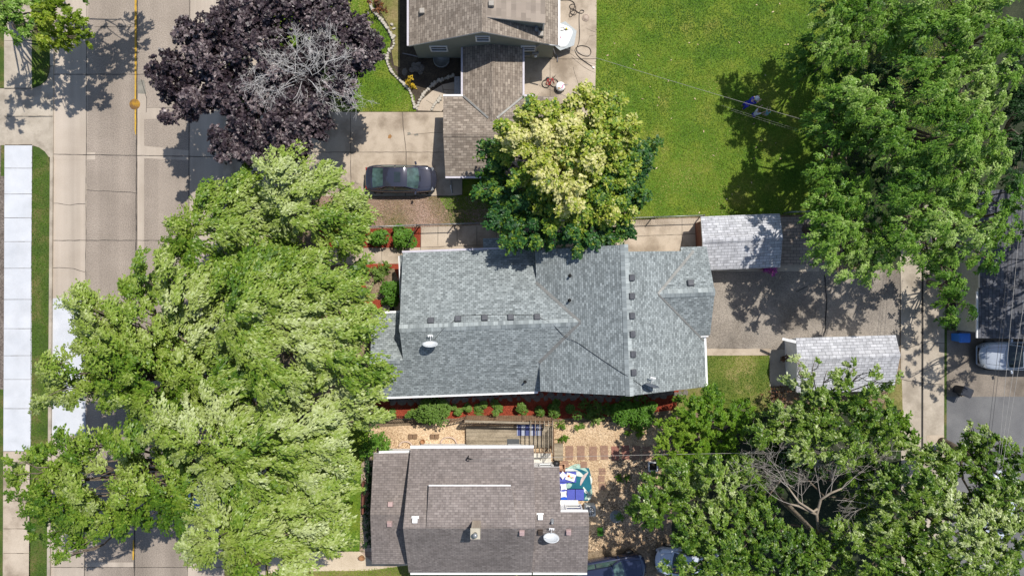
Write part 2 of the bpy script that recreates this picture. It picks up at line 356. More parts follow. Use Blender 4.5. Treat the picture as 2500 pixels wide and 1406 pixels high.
def scatter(name, px, top, density, ln, wd, mat, seed=1, flat=0.5, tints=(0.0, 1.0), patch=0.5, avoid=()):
    """uncountable small bits (grass blades, chips) over a piece of ground"""
    rg = np.random.default_rng(seed); xs, ys = [p[0] for p in px], [p[1] for p in px]
    k = (H - top) / F; n = int((max(xs) - min(xs)) * (max(ys) - min(ys)) * k * k * density)
    X = rg.uniform(min(xs), max(xs), n); Y = rg.uniform(min(ys), max(ys), n); ok = inside(px, X, Y)
    for a in avoid: ok &= ~inside(a, X, Y)
    X, Y = X[ok], Y[ok]; n = len(X)
    C = np.stack([(X - 1250) * k, (703 - Y) * k, np.full(n, top)], 1)
    L = ln * rg.uniform(.6, 1.4, n); az = rg.uniform(0, 6.283, n); el = rg.normal(0, 1, n) * flat
    A = np.stack([np.cos(az) * np.cos(el), np.sin(az) * np.cos(el), np.abs(np.sin(el))], 1)
    C[:, 2] += L * .5 * A[:, 2] + .008
    N = np.stack([rg.normal(0, .5, n), rg.normal(0, .5, n), np.ones(n)], 1)
    V, Q = kites(C, A, N, L, wd * rg.uniform(.6, 1.4, n))
    f = np.zeros(n)
    for s in range(6):
        a, b, c = rg.normal(0, 1.1, 2), rg.uniform(0, 6), 0
        f += np.sin(C[:, 0] * a[0] + C[:, 1] * a[1] + b)
    t = np.clip(.42 + patch * f / 6 + rg.normal(0, .17, n), 0, 1) * (tints[1] - tints[0]) + tints[0]
    return tag(link(name, np_mesh(name, V, Q, t), mat), kind='stuff')

# ------------------------------------------------------------------ the ground: one sheet, then slabs a few millimetres to centimetres above it
Y0, Y1 = -420, 1830                         # the streets and lawns run on past the frame
m = MB(); m.prism([(-300, -300), (300, -300), (300, 300), (-300, 300)], -0.6, -0.10); tag(m.build('ground', GRASS), kind='structure')
def sx(x, y): return x - 0.0072 * (y - 350)             # the street leans slightly
def strip(name, xa, xb, mat, top, ya=Y0, yb=Y1, bottom=-0.09):
    return slab(name, [(sx(xa, ya), ya), (sx(xb, ya), ya), (sx(xb, yb), yb), (sx(xa, yb), yb)], top, mat, bottom)
strip('road', 128, 213, ROAD_L, 0.0); strip('road', 213, 335.5, ROAD, 0.003); strip('road', 335.5, 464, ROAD, 0.0); strip('road', 464, 548, ROAD_L, 0.003)
slab('road', [(335.5, 355), (462, 368), (462, 392), (335.5, 386)], 0.004, ROAD_L); slab('road', [(128, 372), (232, 372), (232, 390), (128, 390)], 0.006, ROAD_L)
slab('road', [(336, 260), (395, 262), (395, 290), (352, 292), (352, 620), (336, 640)], 0.006, ROAD_L)
slab('road', [(118, 728), (211, 728), (209, 1062), (118, 1062)], 0.008, CONC_W)
slab('road', [(205, 1372), (325, 1372), (325, 1384), (205, 1384)], 0.008, ROAD_L)
slab('road_patch', [(337, 195), (352, 197), (357, 230), (337, 229)], 0.008, PATCH); slab('road_patch', [(337, 229), (358, 230), (358, 268), (350, 278), (337, 278)], 0.009, ROAD_L)
# joints and cracks in the concrete, the yellow centre line
def lines(name, segs, mat, z):
    rg = random.Random(4); mb = MB()
    for w, wob, *pts in segs:
        q = []
        for i in range(len(pts) - 1):
            (x0, y0), (x1, y1) = pts[i], pts[i + 1]; n = max(2, int(math.hypot(x1 - x0, y1 - y0) / 14))
            for k in range(n): q.append((x0 + (x1 - x0) * k / n + rg.uniform(-wob, wob), y0 + (y1 - y0) * k / n + rg.uniform(-wob, wob)))
        q.append(pts[-1])
        for a, b in zip(q, q[1:]):
            A, B = P(*a, z), P(*b, z); d = (B - A).normalized(); n = Vector((-d.y, d.x, 0)) * (w / 72.4) * rg.uniform(.7, 1.25)
            mb.add([A - n, B - n, B + n, A + n], [(0, 1, 2, 3)])
    return tag(mb.build(name, mat), kind='structure')
lines('road_joint', [(2.2, .5, (337, Y0), (326, 1830)), (1.3, .4, (211.5, 180), (204, 1830)), (1.2, .3, (213, Y0), (211.5, 180)), (1.2, .3, (464, Y0), (456, 1830)), (1.5, .5, (129.5, Y0), (118, 1830)),
    (1.3, .5, (129, 182), (548, 182)), (1.5, .5, (129, 377), (335, 380), (545, 384)), (1.3, .5, (125, 587), (335, 587), (540, 587)), (1.0, 1.5, (211, 465), (335, 472)), (1.0, 1.6, (125, 497), (170, 500), (208, 498)),
    (1.0, 1.5, (125, 653), (180, 655), (207, 664)), (1.2, .4, (118, 1384), (540, 1384)), (1.0, .5, (230, 66), (335, 66)), (1.2, .5, (345, 195), (358, 240), (357, 275)), (.9, .4, (358, 263), (462, 263))], TAR, 0.0125)
def mark(px): return slab('road_marking', px, 0.011, YELLOW, 0.0)
mark([(328.5, Y0), (333.5, Y0), (333.5, 327), (331, 330), (328.5, 318)]); mark([(324, 1318), (327.5, 1318), (327, 1366), (323, 1366)])
mark([(333, 640), (336, 640), (334.5, 700), (331.5, 700)])
# west pavement, verges, kerb and driveway apron
K = 0.12
slab('kerb', [(119, 357), (122.5, 372), (128.5, 385), (128, 358)], 0.07, CONC_G)
strip('kerb', 122, 129, CONC_G, K + .01, 384, Y1); slab('kerb', [(122, Y0), (131, Y0), (130, 160), (122, 160)], K + .01, CONC_G)
strip('verge', 78, 122, GRASS_D, K, 420, Y1)
slab('verge', [(78, 357), (94, 360), (108, 370), (118, 384), (121.5, 400), (121.5, 420), (78, 420)], K, GRASS_D)
slab('verge', [(75, Y0), (122, Y0), (122, 150), (119, 176), (112, 196), (98, 208), (78, 215)], K, GRASS_D)
slab('pavement', [(-700, 215), (78, 215), (98, 208), (112, 196), (119, 176), (122, 160), (130, 160), (130, 384), (122, 384), (118, 384), (108, 370), (94, 360), (78, 355), (-700, 355)], K * .5, CONC_G)
slab('pavement', [(10, Y0), (75, Y0), (78, 215), (10, 215)], K, CONC_G)
slab('pavement', [(11, 355.5), (78, 355.5), (77, 600), (77, 900), (75, 1101), (8, 1101), (10, 700)], K + .015, CONC_W)
slab('pavement', [(8, 1101), (75, 1101), (72, Y1), (5, Y1)], K, CONC)
slab('lawn', [(-700, Y0), (10, Y0), (10, 215), (-700, 215)], K, GRASS_D); slab('gravel', [(-700, 355), (11, 355), (9, 950), (-700, 950)], K - .01, GRAVEL); slab('lawn', [(-700, 950), (8, 950), (5, Y1), (-700, Y1)], K, GRASS_D)
slab('lawn', [(3, 355), (11, 355), (10.5, 430), (2, 430)], K + .01, GRASS_D)
lines('pavement_joint', [(1.0, .2, (10, y), (78, y)) for y in (411, 474, 532, 590, 655, 731, 802, 868, 926, 997)] + [(1.2, .2, (8, y), (74, y)) for y in (1101, 1160, 1222, 1290, 1350)] + [(1.5, .5, (12, 354), (78, 354)), (1.0, .3, (79, 357), (76, 700), (74.5, 1100))], JOINT, K + .018)
lines('pavement_joint', [(1.2, .4, (10, 216), (78, 216)), (1.2, .4, (10, 284), (128, 284)), (1.0, .4, (10, 100), (75, 100))], JOINT, K + .004)
# east side of the street
strip('kerb', 548, 555, CONC_G, K + .01); strip('verge', 555, 604, GRASS_D, K); strip('pavement', 604, 655, CONC, K + .006)
LAWN = K
slab('lawn', [(655, Y0), (1130, Y0), (1130, 240), (1012, 273), (655, 273)], LAWN, GRASS)
slab('driveway', [(545, 274), (1128, 274), (1128, 475), (1104, 478), (545, 480)], LAWN + .012, CONC)
lines('driveway_joint', [(1.6, .6, (983, 275), (985, 320), (992, 372), (990, 478)), (1.4, .5, (760, 372), (1100, 372)), (1.3, .5, (855, 276), (857, 478)), (1.2, .5, (660, 276), (660, 478)), (1.0, .5, (560, 378), (760, 374)), (.8, 1.2, (992, 330), (1090, 322))], JOINT, LAWN + .017)
slab('oil_stain', [(948, 331), (953, 328), (957, 333), (953, 339), (947, 338)], LAWN + .016, plain('rust_stain', (.30, .16, .06), .9), LAWN)
slab('oil_stain', [(994, 324), (1001, 323), (1004, 328), (996, 331)], LAWN + .016, PATCH, LAWN); slab('oil_stain', [(1010, 328), (1020, 326), (1022, 331), (1012, 332)], LAWN + .016, PATCH, LAWN)
STRIP = [(600, 480), (1190, 480), (1200, 550), (600, 566)]
slab('lawn', STRIP, LAWN - .006, PINKSOIL)
slab('lawn', [(1070, 480), (1190, 476), (1200, 510), (1090, 512)], LAWN + .01, GRASS)
slab('lawn', [(655, 560), (980, 556), (1300, 560), (1300, 1020), (655, 1040)], LAWN - .02, DIRT)
BED1, BED2 = [(780, 562), (1027, 556), (1026, 604), (780, 606)], [(880, 644), (985, 644), (985, 762), (880, 762)]
slab('mulch_bed', BED1, LAWN + .02, MULCH)
slab('path', [(655, 606), (1028, 604), (1028, 554), (1720, 532), (1720, 620), (1300, 640), (980, 646), (655, 646)], LAWN, CONC)
lines('path_joint', [(1.0, .3, (x, 605), (x, 645)) for x in (720, 770, 841, 887, 932, 978)] + [(1.1, .3, (x, 554), (x, 600)) for x in (1069, 1116, 1164, 1212)] + [(1.1, .4, (1028, 604), (1300, 594)), (1.1, .3, (1027, 556), (1027, 645))] + [(1.0, .5, (1525, 578), (1716, 570)), (1.2, .4, (1665, 535), (1665, 600))], JOINT, LAWN + .005)
slab('mulch_bed', BED2, LAWN + .02, MULCH)
slab('soil', [(880, 668), (962, 655), (975, 690), (940, 735), (905, 728)], LAWN + .026, DIRT)
slab('path', [(934, 738), (985, 738), (985, 762), (934, 762)], LAWN + .03, CONC_G)
# garden bed round the tan house
GBED = [(925, -420), (1140, -420), (1140, 250), (1100, 272), (1016, 272), (1012, 235), (985, 205), (950, 170), (945, 140), (955, 100), (940, 70), (915, 30)]
slab('garden_bed', GBED, LAWN + .015, DARKSOIL)
slab('lawn', [(935, -420), (975, -420), (976, 165), (962, 160), (955, 120), (960, 95), (948, 60), (930, 30)], LAWN + .025, GRASS_Y)
slab('path', [(1016, 270), (1030, 244), (1056, 222), (1080, 207), (1120, 198), (1130, 240), (1100, 246), (1078, 272)], LAWN + .03, CONC)
lines('path_joint', [(1, .3, (1040, 245), (1063, 259)), (1, .3, (1078, 205), (1088, 245)), (1, .3, (1080, 219), (1130, 222))], JOINT, LAWN + .034)
slab('patio', [(1270, -420), (1458, -420), (1456, 120), (1453, 225), (1453, 300), (1270, 300)], LAWN + .02, CONC)
lines('patio_joint', [(1.2, .3, (1340, 145), (1457, 144)), (1.0, .3, (1343, 147), (1343, 300)), (.7, 1.2, (1398, 165), (1415, 215), (1410, 240)), (.7, 1.2, (1395, 140), (1425, 165), (1453, 178)), (.7, 1.2, (1385, 125), (1410, 145), (1455, 158)), (.6, 1.0, (1430, 110), (1440, 90), (1456, 85)), (.6, 1.0, (1430, 70), (1456, 80))], JOINT, LAWN + .025)
BACK = [(1456, -420), (2330, -420), (2330, 530), (1960, 524), (1720, 528), (1400, 540), (1400, 300), (1453, 300)]
slab('lawn', BACK, LAWN - .01, GRASS)
slab('soil', [(2060, -420), (2330, -420), (2330, 690), (2200, 660), (2060, 640), (2030, 300), (2080, 120)], LAWN - .005, SHADEFLOOR); slab('soil', [(2330, -420), (2700, -420), (2700, 500), (2330, 500)], LAWN - .005, SHADEFLOOR)  # dark sheets under the grove, its shade put into their colour
# east yard
slab('soil', [(1600, 500), (2210, 500), (2210, 1700), (1350, 1700), (1350, 1000), (1600, 960)], LAWN - .03, DIRT)
slab('driveway', [(1700, 655), (2000, 657), (2199, 660), (2196, 856), (1700, 852)], LAWN, ASPH)
lines('driveway_joint', [(3.0, .8, (2014, 672), (2018, 740), (2014, 812)), (1.6, .5, (1736, 664), (2000, 661)), (1.4, .5, (2198, 660), (2197, 860)), (1.8, .5, (1944, 712), (1957, 706), (1972, 699)), (1.0, .6, (1720, 851), (1880, 851))], TAR, LAWN + .005)
slab('path', [(1700, 851), (1882, 851), (1879, 867), (1700, 868)], LAWN + .012, CONC); slab('patio', [(1879, 853), (1922, 853), (1918, 942), (1879, 942)], LAWN + .014, CONC_G)
SIDE = [(1715, 868), (1879, 868), (1882, 1010), (1715, 1010)]
slab('lawn', SIDE, LAWN, GRASS_M)
slab('patio', [(1895, 530), (2030, 530), (2030, 660), (1895, 658)], LAWN + .006, PAVERS); slab('path', [(1730, 652), (2000, 645), (2000, 662), (1730, 664)], LAWN + .01, CONC_G)
slab('alley', [(2199, 655), (2250, 655), (2247, Y1), (2202, Y1)], LAWN, CONC_G); slab('alley', [(2255, 655), (2308, 655), (2307, Y1), (2252, Y1)], LAWN + .003, CONC_G); slab('alley', [(2190, 500), (2248, 500), (2249, 655), (2199, 655)], LAWN, CONC_G); slab('alley', [(2257, 500), (2308, 500), (2308, 655), (2256, 655)], LAWN + .003, CONC_G)
slab('alley', [(2249.5, 500), (2255.5, 500), (2252.5, Y1), (2246.5, Y1)], LAWN - .03, TAR)
slab('alley', [(2262, 1062), (2308, 1062), (2308, 1080), (2262, 1080)], LAWN + .008, CONC)
lines('alley_joint', [(1.2, 1.0, (2200, 849), (2215, 850), (2248, 838)), (1.0, .6, (2248, 838), (2305, 838)), (1.0, 1.0, (2200, 926), (2250, 935), (2305, 939)), (1.2, .5, (2309, 655), (2308, 1080)), (1.2, .4, (2256, 666), (2306, 667))], TAR, LAWN + .006)
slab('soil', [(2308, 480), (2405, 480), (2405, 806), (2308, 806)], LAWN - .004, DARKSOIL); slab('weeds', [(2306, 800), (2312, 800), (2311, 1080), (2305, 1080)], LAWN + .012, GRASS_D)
slab('yard', [(2310, 500), (3100, 500), (3100, 968), (2310, 968)], LAWN - .01, mottle('yard_brown', [(0.3, (.17, .145, .12)), (0.7, (.30, .255, .21))], .6, (.5, .5, .5), 14, .5, stain=.4))
slab('yard', [(2309, 968), (3100, 968), (3100, Y1), (2309, Y1)], LAWN - .006, ASPH_D)
slab('weeds', [(2180, 925), (2202, 925), (2204, 1010), (2150, 1010)], LAWN + .004, GRASS_Y)
# south side: mulch strip, brown house yard
MULCHS = [(900, 950), (1660, 935), (1650, 1000), (1500, 1016), (1360, 1022), (900, 1020)]
slab('mulch_bed', MULCHS, LAWN + .01, MULCH)
slab('soil', [(1620, 962), (1730, 940), (1730, 1000), (1640, 1010)], LAWN + .005, GRASS_Y)
slab('lawn', [(655, 1040), (890, 1040), (890, 1345), (655, 1345)], LAWN + .02, GRASS)
slab('soil', [(870, 1020), (1140, 1020), (1140, 1050), (870, 1050)], LAWN + .004, DIRT)
CH1, CH2 = [(900, 1044), (1140, 1030), (1344, 1030), (1344, 1110), (900, 1110)], [(1345, 1030), (1620, 1030), (1600, 1330), (1430, 1345), (1430, 1240), (1345, 1240)]
slab('wood_chips', CH1, LAWN + .012, CHIPS); slab('wood_chips', CH2, LAWN + .008, CHIPS)
slab('soil', [(1490, 1100), (1640, 1080), (1640, 1340), (1470, 1345), (1462, 1240), (1500, 1180)], LAWN + .014, DIRT)
slab('path', [(882, 1130), (908, 1110), (908, 1370), (878, 1345)], LAWN + .026, bricks('path_pavers', (.32, .22, .17), (.42, .33, .26), (.12, .09, .07), .4, .3, .015))
slab('path', [(655, 1346), (930, 1346), (1002, 1378), (900, 1392), (720, 1394), (655, 1398)], LAWN + .022, TANWALK)
slab('lawn', [(720, 1394), (900, 1388), (1010, 1378), (1440, 1398), (1440, Y1), (655, Y1), (655, 1398)], LAWN + .016, GRASS_Y)
slab('driveway', [(1430, 1300), (1620, 1290), (1800, 1290), (1800, Y1), (1430, Y1)], LAWN + .02, DIRT)
slab('soil', [(1640, 1100), (1880, 1000), (2200, 1000), (2201, 1700), (1640, 1700)], LAWN + .027, SHADEFLOOR)  # dark sheet laid over the dirt, tree shade painted as ground colour
# uncountable bits
scatter('grass', BACK, LAWN - .01, 330, .085, .038, L_GRASS, 1, .45, patch=.62)
scatter('grass', [(655, 0), (945, 0), (955, 160), (1012, 235), (1012, 272), (655, 272)], LAWN, 300, .085, .038, L_GRASS, 2, .45)
scatter('grass', SIDE, LAWN, 260, .08, .035, L_GRASS, 3, .45, (.05, 1.0), .9)
scatter('grass', [(78, 365), (121, 400), (113, 1450), (72, 1450)], K, 200, .08, .035, L_GRASS, 4, .5, (0, .42)); scatter('grass', [(76, -60), (121, -60), (121, 160), (98, 205), (78, 213)], K, 300, .08, .035, L_GRASS, 5, .5, (0, .6))
scatter('grass', [(700, 1045), (888, 1045), (888, 1345), (700, 1345)], LAWN + .02, 260, .085, .038, L_GRASS, 6, .5)
scatter('dry_grass', STRIP, LAWN, 420, .09, .035, L_STRAW, 7, .3)
scatter('grass', [(1085, 482), (1190, 478), (1200, 545), (1100, 548)], LAWN + .01, 300, .085, .035, L_GRASS, 8, .5)
scatter('wood_chip_litter', CH1, LAWN + .012, 300, .10, .05, L_CHIP, 9, .2); scatter('wood_chip_litter', CH2, LAWN + .012, 230, .10, .05, L_CHIP, 10, .2, avoid=[[(1366, 1140), (1446, 1140), (1446, 1222), (1366, 1222)]])
scatter('mulch_litter', MULCHS, LAWN + .01, 350, .08, .025, L_MULCH, 11, .3); scatter('mulch_litter', BED1, LAWN + .02, 350, .08, .025, L_MULCH, 12, .3)
scatter('dry_grass', [(720, 1394), (900, 1388), (1010, 1378), (1440, 1398), (1440, 1430), (720, 1430)], LAWN + .016, 250, .09, .035, L_GRASS, 13, .4, (.4, 1.0))
scatter('fallen_leaves', [(1500, 1080), (1640, 1060), (1640, 1340), (1450, 1345)], LAWN + .014, 60, .09, .06, L_CHIP, 14, .2)
scatter('fallen_leaves', [(1330, 0), (1330, 0), (1456, 0), (1990, 0), (1900, 520), (1460, 520)], LAWN + .02, .22, .16, .06, L_CHIP, 15, .1, (.3, .9))

# ------------------------------------------------------------------ houses
def roof(name, planes, mat, fascia, parent, thick=0.16):
    """planes: (corner points, direction of the eave); shingle courses follow the eave, edges get the fascia board"""
    vs, fs, mi, uvs = [], [], [], []
    for pts, e in planes:
        pts = [Vector(p) for p in pts]; n = len(pts)
        nr = Vector((0, 0, 0))
        for i in range(n): nr += pts[i].cross(pts[(i + 1) % n])
        if nr.z < 0: pts = pts[::-1]; nr = -nr
        nr.normalize(); e = Vector(e); e = (e - nr * e.dot(nr)).normalized(); s = nr.cross(e)
        b = len(vs); vs += pts + [p - Vector((0, 0, thick)) for p in pts]
        fs.append([b + i for i in range(n)]); mi.append(0); uvs.append([(p.dot(e), p.dot(s)) for p in pts])
        fs.append([b + n + i for i in range(n)][::-1]); mi.append(1); uvs.append([(0, 0)] * n)
        for i in range(n):
            j = (i + 1) % n; fs.append([b + n + i, b + n + j, b + j, b + i]); mi.append(1); uvs.append([(0, 0)] * 4)
    me = bpy.data.meshes.new(name); me.from_pydata([tuple(v) for v in vs], [], fs); me.polygons.foreach_set('material_index', mi)
    uv = me.uv_layers.new(name='UVMap'); k = 0
    for f in uvs:
        for c in f: uv.data[k].uv = c; k += 1
    me.update(); return link(name, me, [mat, fascia], parent)
def cap(name, a, b, w, slope, mat, parent, lift=0.035):
    """ridge cap shingles folded over a ridge"""
    a, b = Vector(a), Vector(b); d = (b - a).normalized(); s = Vector((-d.y, d.x, 0)); up = Vector((0, 0, lift)); dn = Vector((0, 0, -w * slope))
    return roof(name, [([a + up, b + up, b + up + s * w + dn, a + up + s * w + dn], d), ([a + up, b + up, b + up - s * w + dn, a + up - s * w + dn], d)], mat, mat, parent, 0.03)
def flash(name, a, b, parent, w=0.09):
    m = MB(); a, b = Vector(a), Vector(b); m.bar(a + Vector((0, 0, .035)), b + Vector((0, 0, .035)), w * 2, .03); return m.build(name, FLASH, parent)
def gutter(a, b, parent, mat=WHITE, w=0.12):
    m = MB(); m.bar(a, b, w, .11); return m.build('gutter', mat, parent)
def extrude(name, prof, axis_pts, mat, parent):
    """wall block: profile points given at both ends"""
    A, B = prof, axis_pts; n = len(A); m = MB(); m.add(list(A) + list(B), [list(range(n))[::-1], list(range(n, 2 * n))] + [(i, (i + 1) % n, n + (i + 1) % n, n + i) for i in range(n)]); return m
def on(z_of, x, y): return Vector((x, y, z_of(x, y)))
def vent_box(p, w, h, mat, parent, rz=0.0, name='roof_vent', flange=None, tilt=None):
    m = MB(); M = Matrix.Rotation(rz, 3, 'Z')
    if tilt: M = tilt @ M
    p = Vector(p); m.box(p + M @ Vector((0, 0, h * .5)), (w, w, h), M=M, taper=.86); o = m.build(name, mat, parent, bevel=.03)
    if flange:
        f = MB(); f.box(p + M @ Vector((0, .10, .01)), (w * 1.25, w * .9, .02), M=M); f.build('flange', flange, o)
    return o
def vent_pipe(p, r, h, mat, parent):
    m = MB(); m.lathe([(r * 2.2, -.08), (r * 1.6, .04), (r, .06), (r, h), (r * .7, h), (r * .7, h - .05)], p, 12); return m.build('vent_pipe', mat, parent)
def window(parent, c, w, h, nrm, frame=WHITE):
    """framed sash window on a wall whose outward normal is nrm"""
    c, n = Vector(c), Vector(nrm).normalized(); s = Vector((-n.y, n.x, 0)); q = Matrix((s, n, Vector((0, 0, 1)))).transposed()
    m = MB(); t = .09
    m.box(c + q @ Vector((0, .03, h / 2)), (w + t, .08, t), M=q); m.box(c + q @ Vector((0, .03, -h / 2)), (w + t, .08, t), M=q)
    m.box(c + q @ Vector((-w / 2, .03, 0)), (t, .08, h - t), M=q); m.box(c + q @ Vector((w / 2, .03, 0)), (t, .08, h - t), M=q)
    m.box(c + q @ Vector((0, .025, 0)), (w - t, .06, .04), M=q)
    o = m.build('window', frame, parent); g = MB(); g.box(c + q @ Vector((0, .012, 0)), (w - t, .015, h - t), M=q); g.build('pane', WINDOW, o); return o
def dish(p, aim, rad, mat, parent, up=0.55, squash=1.0):
    """satellite dish: reflector on a mast, feed arm with its receiver"""
    p = Vector(p); aim = Vector(aim).normalized(); c = p + Vector((0, 0, up)); z = aim; x = Vector((-aim.y, aim.x, 0)).normalized(); y = z.cross(x)
    q = Matrix((x, y, z)).transposed(); m = MB(); G = []
    for i in range(7):
        r = rad * i / 6; G.append([c + q @ Vector((r * 1.05 * math.cos(t), r * squash * math.sin(t), .28 * (r * r) / rad)) for t in [2 * math.pi * k / 28 for k in range(29)]])
    m.grid(G); rim = [c + q @ Vector((rad * 1.05 * math.cos(t), rad * squash * math.sin(t), .28 * rad)) for t in [2 * math.pi * k / 28 for k in range(29)]]
    m.tube(rim, .012, 5); o = m.build('satellite_dish', mat, parent)
    md = o.modifiers.new('shell', 'SOLIDIFY'); md.thickness = .015
    a = MB(); a.tube([p - Vector((0, 0, .1)), p + Vector((0, 0, up * .7)), c - z * .03], .03, 8); a.box(p, (.25, .18, .02)); a.build('mast', GREYM, o)
    f = MB(); tip = c + z * rad * 1.35 - y * rad * .55; f.tube([c - y * rad * .9, tip], .018, 6); f.bar(tip - x * .16, tip + x * .16, .05, .05)
    for k in (-.12, 0, .12): f.tube([tip + x * k, tip + x * k - z * .14], .03, 8)
    f.build('feed_arm', WHITE, o); return o

# ---- the blue-grey house in the middle
TH = R(2.1)
def L(u, v, z): return Vector((u * math.cos(TH) - v * math.sin(TH), u * math.sin(TH) + v * math.cos(TH), z))
EU, EV = L(1, 0, 0), L(0, 1, 0)
mh = empty('house', L(2, -2, 0), 'long single-storey house with blue-grey shingle roof in crossing gables and a row of square vents', 'house')
SL = .5
zA = lambda v: 4.97 - SL * abs(v + 2.2)
zB = lambda u: 6.27 - SL * abs(u - 6.62)
zC = lambda v: 5.23 - SL * abs(v + .68)
planes = [([L(-6.85, -2.2, 4.97), L(4.6, -2.2, 4.97), L(4.6, 2.49, zA(2.49)), L(-6.85, 2.49, zA(2.49))], EU),
          ([L(-6.85, -2.2, 4.97), L(4.6, -2.2, 4.97), L(4.6, -6.6, zA(-6.6)), L(-6.85, -6.6, zA(-6.6))], EU)]
b0, b1 = zB(1.53), zB(11.8)
planes += [([L(6.62, 2.28, 6.27), L(6.62, -6.52, 6.27), L(1.53, -6.45, b0), L(1.53, 2.28, b0)], EV),
           ([L(6.62, 1.87, 6.27), L(6.62, -6.52, 6.27), L(11.8, -6.55, b1), L(11.8, 1.87, b1)], EV)]
planes += [([L(8.4, -.68, 5.23), L(12.1, -.68, 5.23), L(12.1, -3.36, zC(-3.36)), L(10.9, -3.36, zC(-3.36))], EU),
           ([L(8.4, -.68, 5.23), L(12.1, -.68, 5.23), L(12.1, 2.13, zC(2.13)), L(10.5, 2.13, zC(2.13)), L(10.5, 1.9, zC(1.9))], EU)]
# porch gable to the west: its south slope runs on from the main one
zp = zA(-4.18)
planes += [([L(-8.9, -4.18, zp - .012), L(-6.5, -4.18, zp - .012), L(-6.5, -1.3, zp - .45 * 2.88), L(-8.9, -1.3, zp - .45 * 2.88)], EU),
           ([L(-8.9, -4.18, zp - .012), L(-6.85, -4.18, zp - .012), L(-6.85, -6.6, zA(-6.6) - .012), L(-8.9, -6.6, zA(-6.6) - .012)], EU)]
# small roof over the north side door and the pent strip on the west gable
planes += [([L(-1.75, 3.25, 2.0), L(1.4, 3.25, 2.0), L(1.4, 2.2, 2.40), L(-1.75, 2.2, 2.40)], EU),
           ([L(-7.08, 2.35, 2.45), L(-6.6, 2.35, 2.62), L(-6.6, -1.35, 2.62), L(-7.08, -1.35, 2.45)], EV)]
rf = roof('roof', planes, SHG, WHITE, mh)
cap('ridge_cap', L(-6.87, -2.2, 4.97), L(4.05, -2.2, 4.97), .24, SL, SHG_CAP, rf); cap('ridge_cap', L(6.62, 2.3, 6.27), L(6.62, -6.54, 6.27), .24, SL, SHG_CAP, rf)
cap('ridge_cap', L(8.75, -.68, 5.23), L(12.12, -.68, 5.23), .24, SL, SHG_CAP, rf); cap('ridge_cap', L(-8.92, -4.18, zp), L(-6.9, -4.18, zp), .22, .48, SHG_CAP, rf)
zv = b0; dv = (4.97 - zv) / SL
flash('valley_flashing', L(1.5, -2.2 + dv, zv), L(1.53 + dv, -2.2, 4.97), rf); flash('valley_flashing', L(1.5, -2.2 - dv, zv), L(1.53 + dv, -2.2, 4.97), rf)
flash('valley_flashing', L(8.7, -.68, 5.23), L(11.75, -.68 - 3.02, zB(11.75)), rf, .05); flash('valley_flashing', L(8.7, -.68, 5.23), L(11.25, 1.87, zB(11.25)), rf, .08)
gutter(L(-6.9, 2.55, zA(2.49) - .07), L(1.4, 2.55, zA(2.49) - .07), mh, LILAC); gutter(L(-8.95, -6.66, zA(-6.6) - .07), L(1.4, -6.66, zA(-6.6) - .07), mh)
gutter(L(11.86, -6.5, b1 - .07), L(11.86, -3.4, b1 - .07), mh); gutter(L(-8.9, -1.24, zp - 1.37), L(-7.1, -1.24, zp - 1.37), mh); gutter(L(-7.14, -1.2, 2.38), L(-7.14, 2.3, 2.38), mh, WHITE, .06); gutter(L(11.0, -3.42, zC(-3.36) - .07), L(12.0, -3.42, zC(-3.36) - .07), mh, WHITE, .06)
def wall_along_u(u0, u1, v0, v1, zf, vr, drop=.2):
    pr = [(v0, 0.05), (v1, 0.05), (v1, zf(v1) - drop), (vr, zf(vr) - drop), (v0, zf(v0) - drop)]
    return extrude('wall', [L(u0, v, z) for v, z in pr], [L(u1, v, z) for v, z in pr], CREAM, mh)
def wall_along_v(v0, v1, u0, u1, zf, ur, drop=.2):
    pr = [(u0, 0.05), (u0, zf(u0) - drop), (ur, zf(ur) - drop), (u1, zf(u1) - drop), (u1, 0.05)]
    return extrude('wall', [L(u, v0, z) for u, z in pr], [L(u, v1, z) for u, z in pr], CREAM, mh)
for w in (wall_along_u(-6.55, 3.0, -6.15, 2.05, zA, -2.2), wall_along_v(-6.15, 1.5, 1.9, 11.4, zB, 6.62), wall_along_u(9.5, 11.7, -2.95, 1.75, zC, -.68)): w.build('wall', CREAM, mh)
m = MB(); m.prism([tuple(L(u, v, 0).xy) for u, v in ((-8.5, -6.15), (-6.6, -6.15), (-6.6, -1.7), (-8.5, -1.7))], .05, 2.25); m.build('wall', CREAM, mh)
for u in (-5, -2.5, .3): window(mh, L(u, 2.06, 1.5), 1.2, 1.1, EV)
for u in (-4.5, -1): window(mh, L(u, -6.16, 1.5), 1.4, 1.1, -EV)
for u in (4, 7, 9.5): window(mh, L(u, -6.16, 1.7), 1.2, 1.1, -EV)
window(mh, L(-6.56, .4, 1.4), 1.4, 1.1, -EU)
TU = Matrix.Rotation(math.atan(SL), 3, 'X'); rzM = Matrix.Rotation(TH, 3, 'Z')
tN = rzM @ Matrix.Rotation(-math.atan(SL), 3, 'X'); tE = rzM @ Matrix.Rotation(math.atan(SL), 3, 'Y'); tW = rzM @ Matrix.Rotation(-math.atan(SL), 3, 'Y')
def toL(px, py, zf, is_u):
    z = 4.5
    for _ in range(8):
        p = P(px, py, z); u = p.x * math.cos(TH) + p.y * math.sin(TH); v = -p.x * math.sin(TH) + p.y * math.cos(TH); z = zf(u if is_u else v)
    return L(u, v, z)
for px, py in ((1052, 783), (1118, 779), (1183, 776.5), (1247, 775.5), (1311, 774.5)): vent_box(toL(px, py, zA, 0), .40, .16, VENT, rf, tilt=tN)
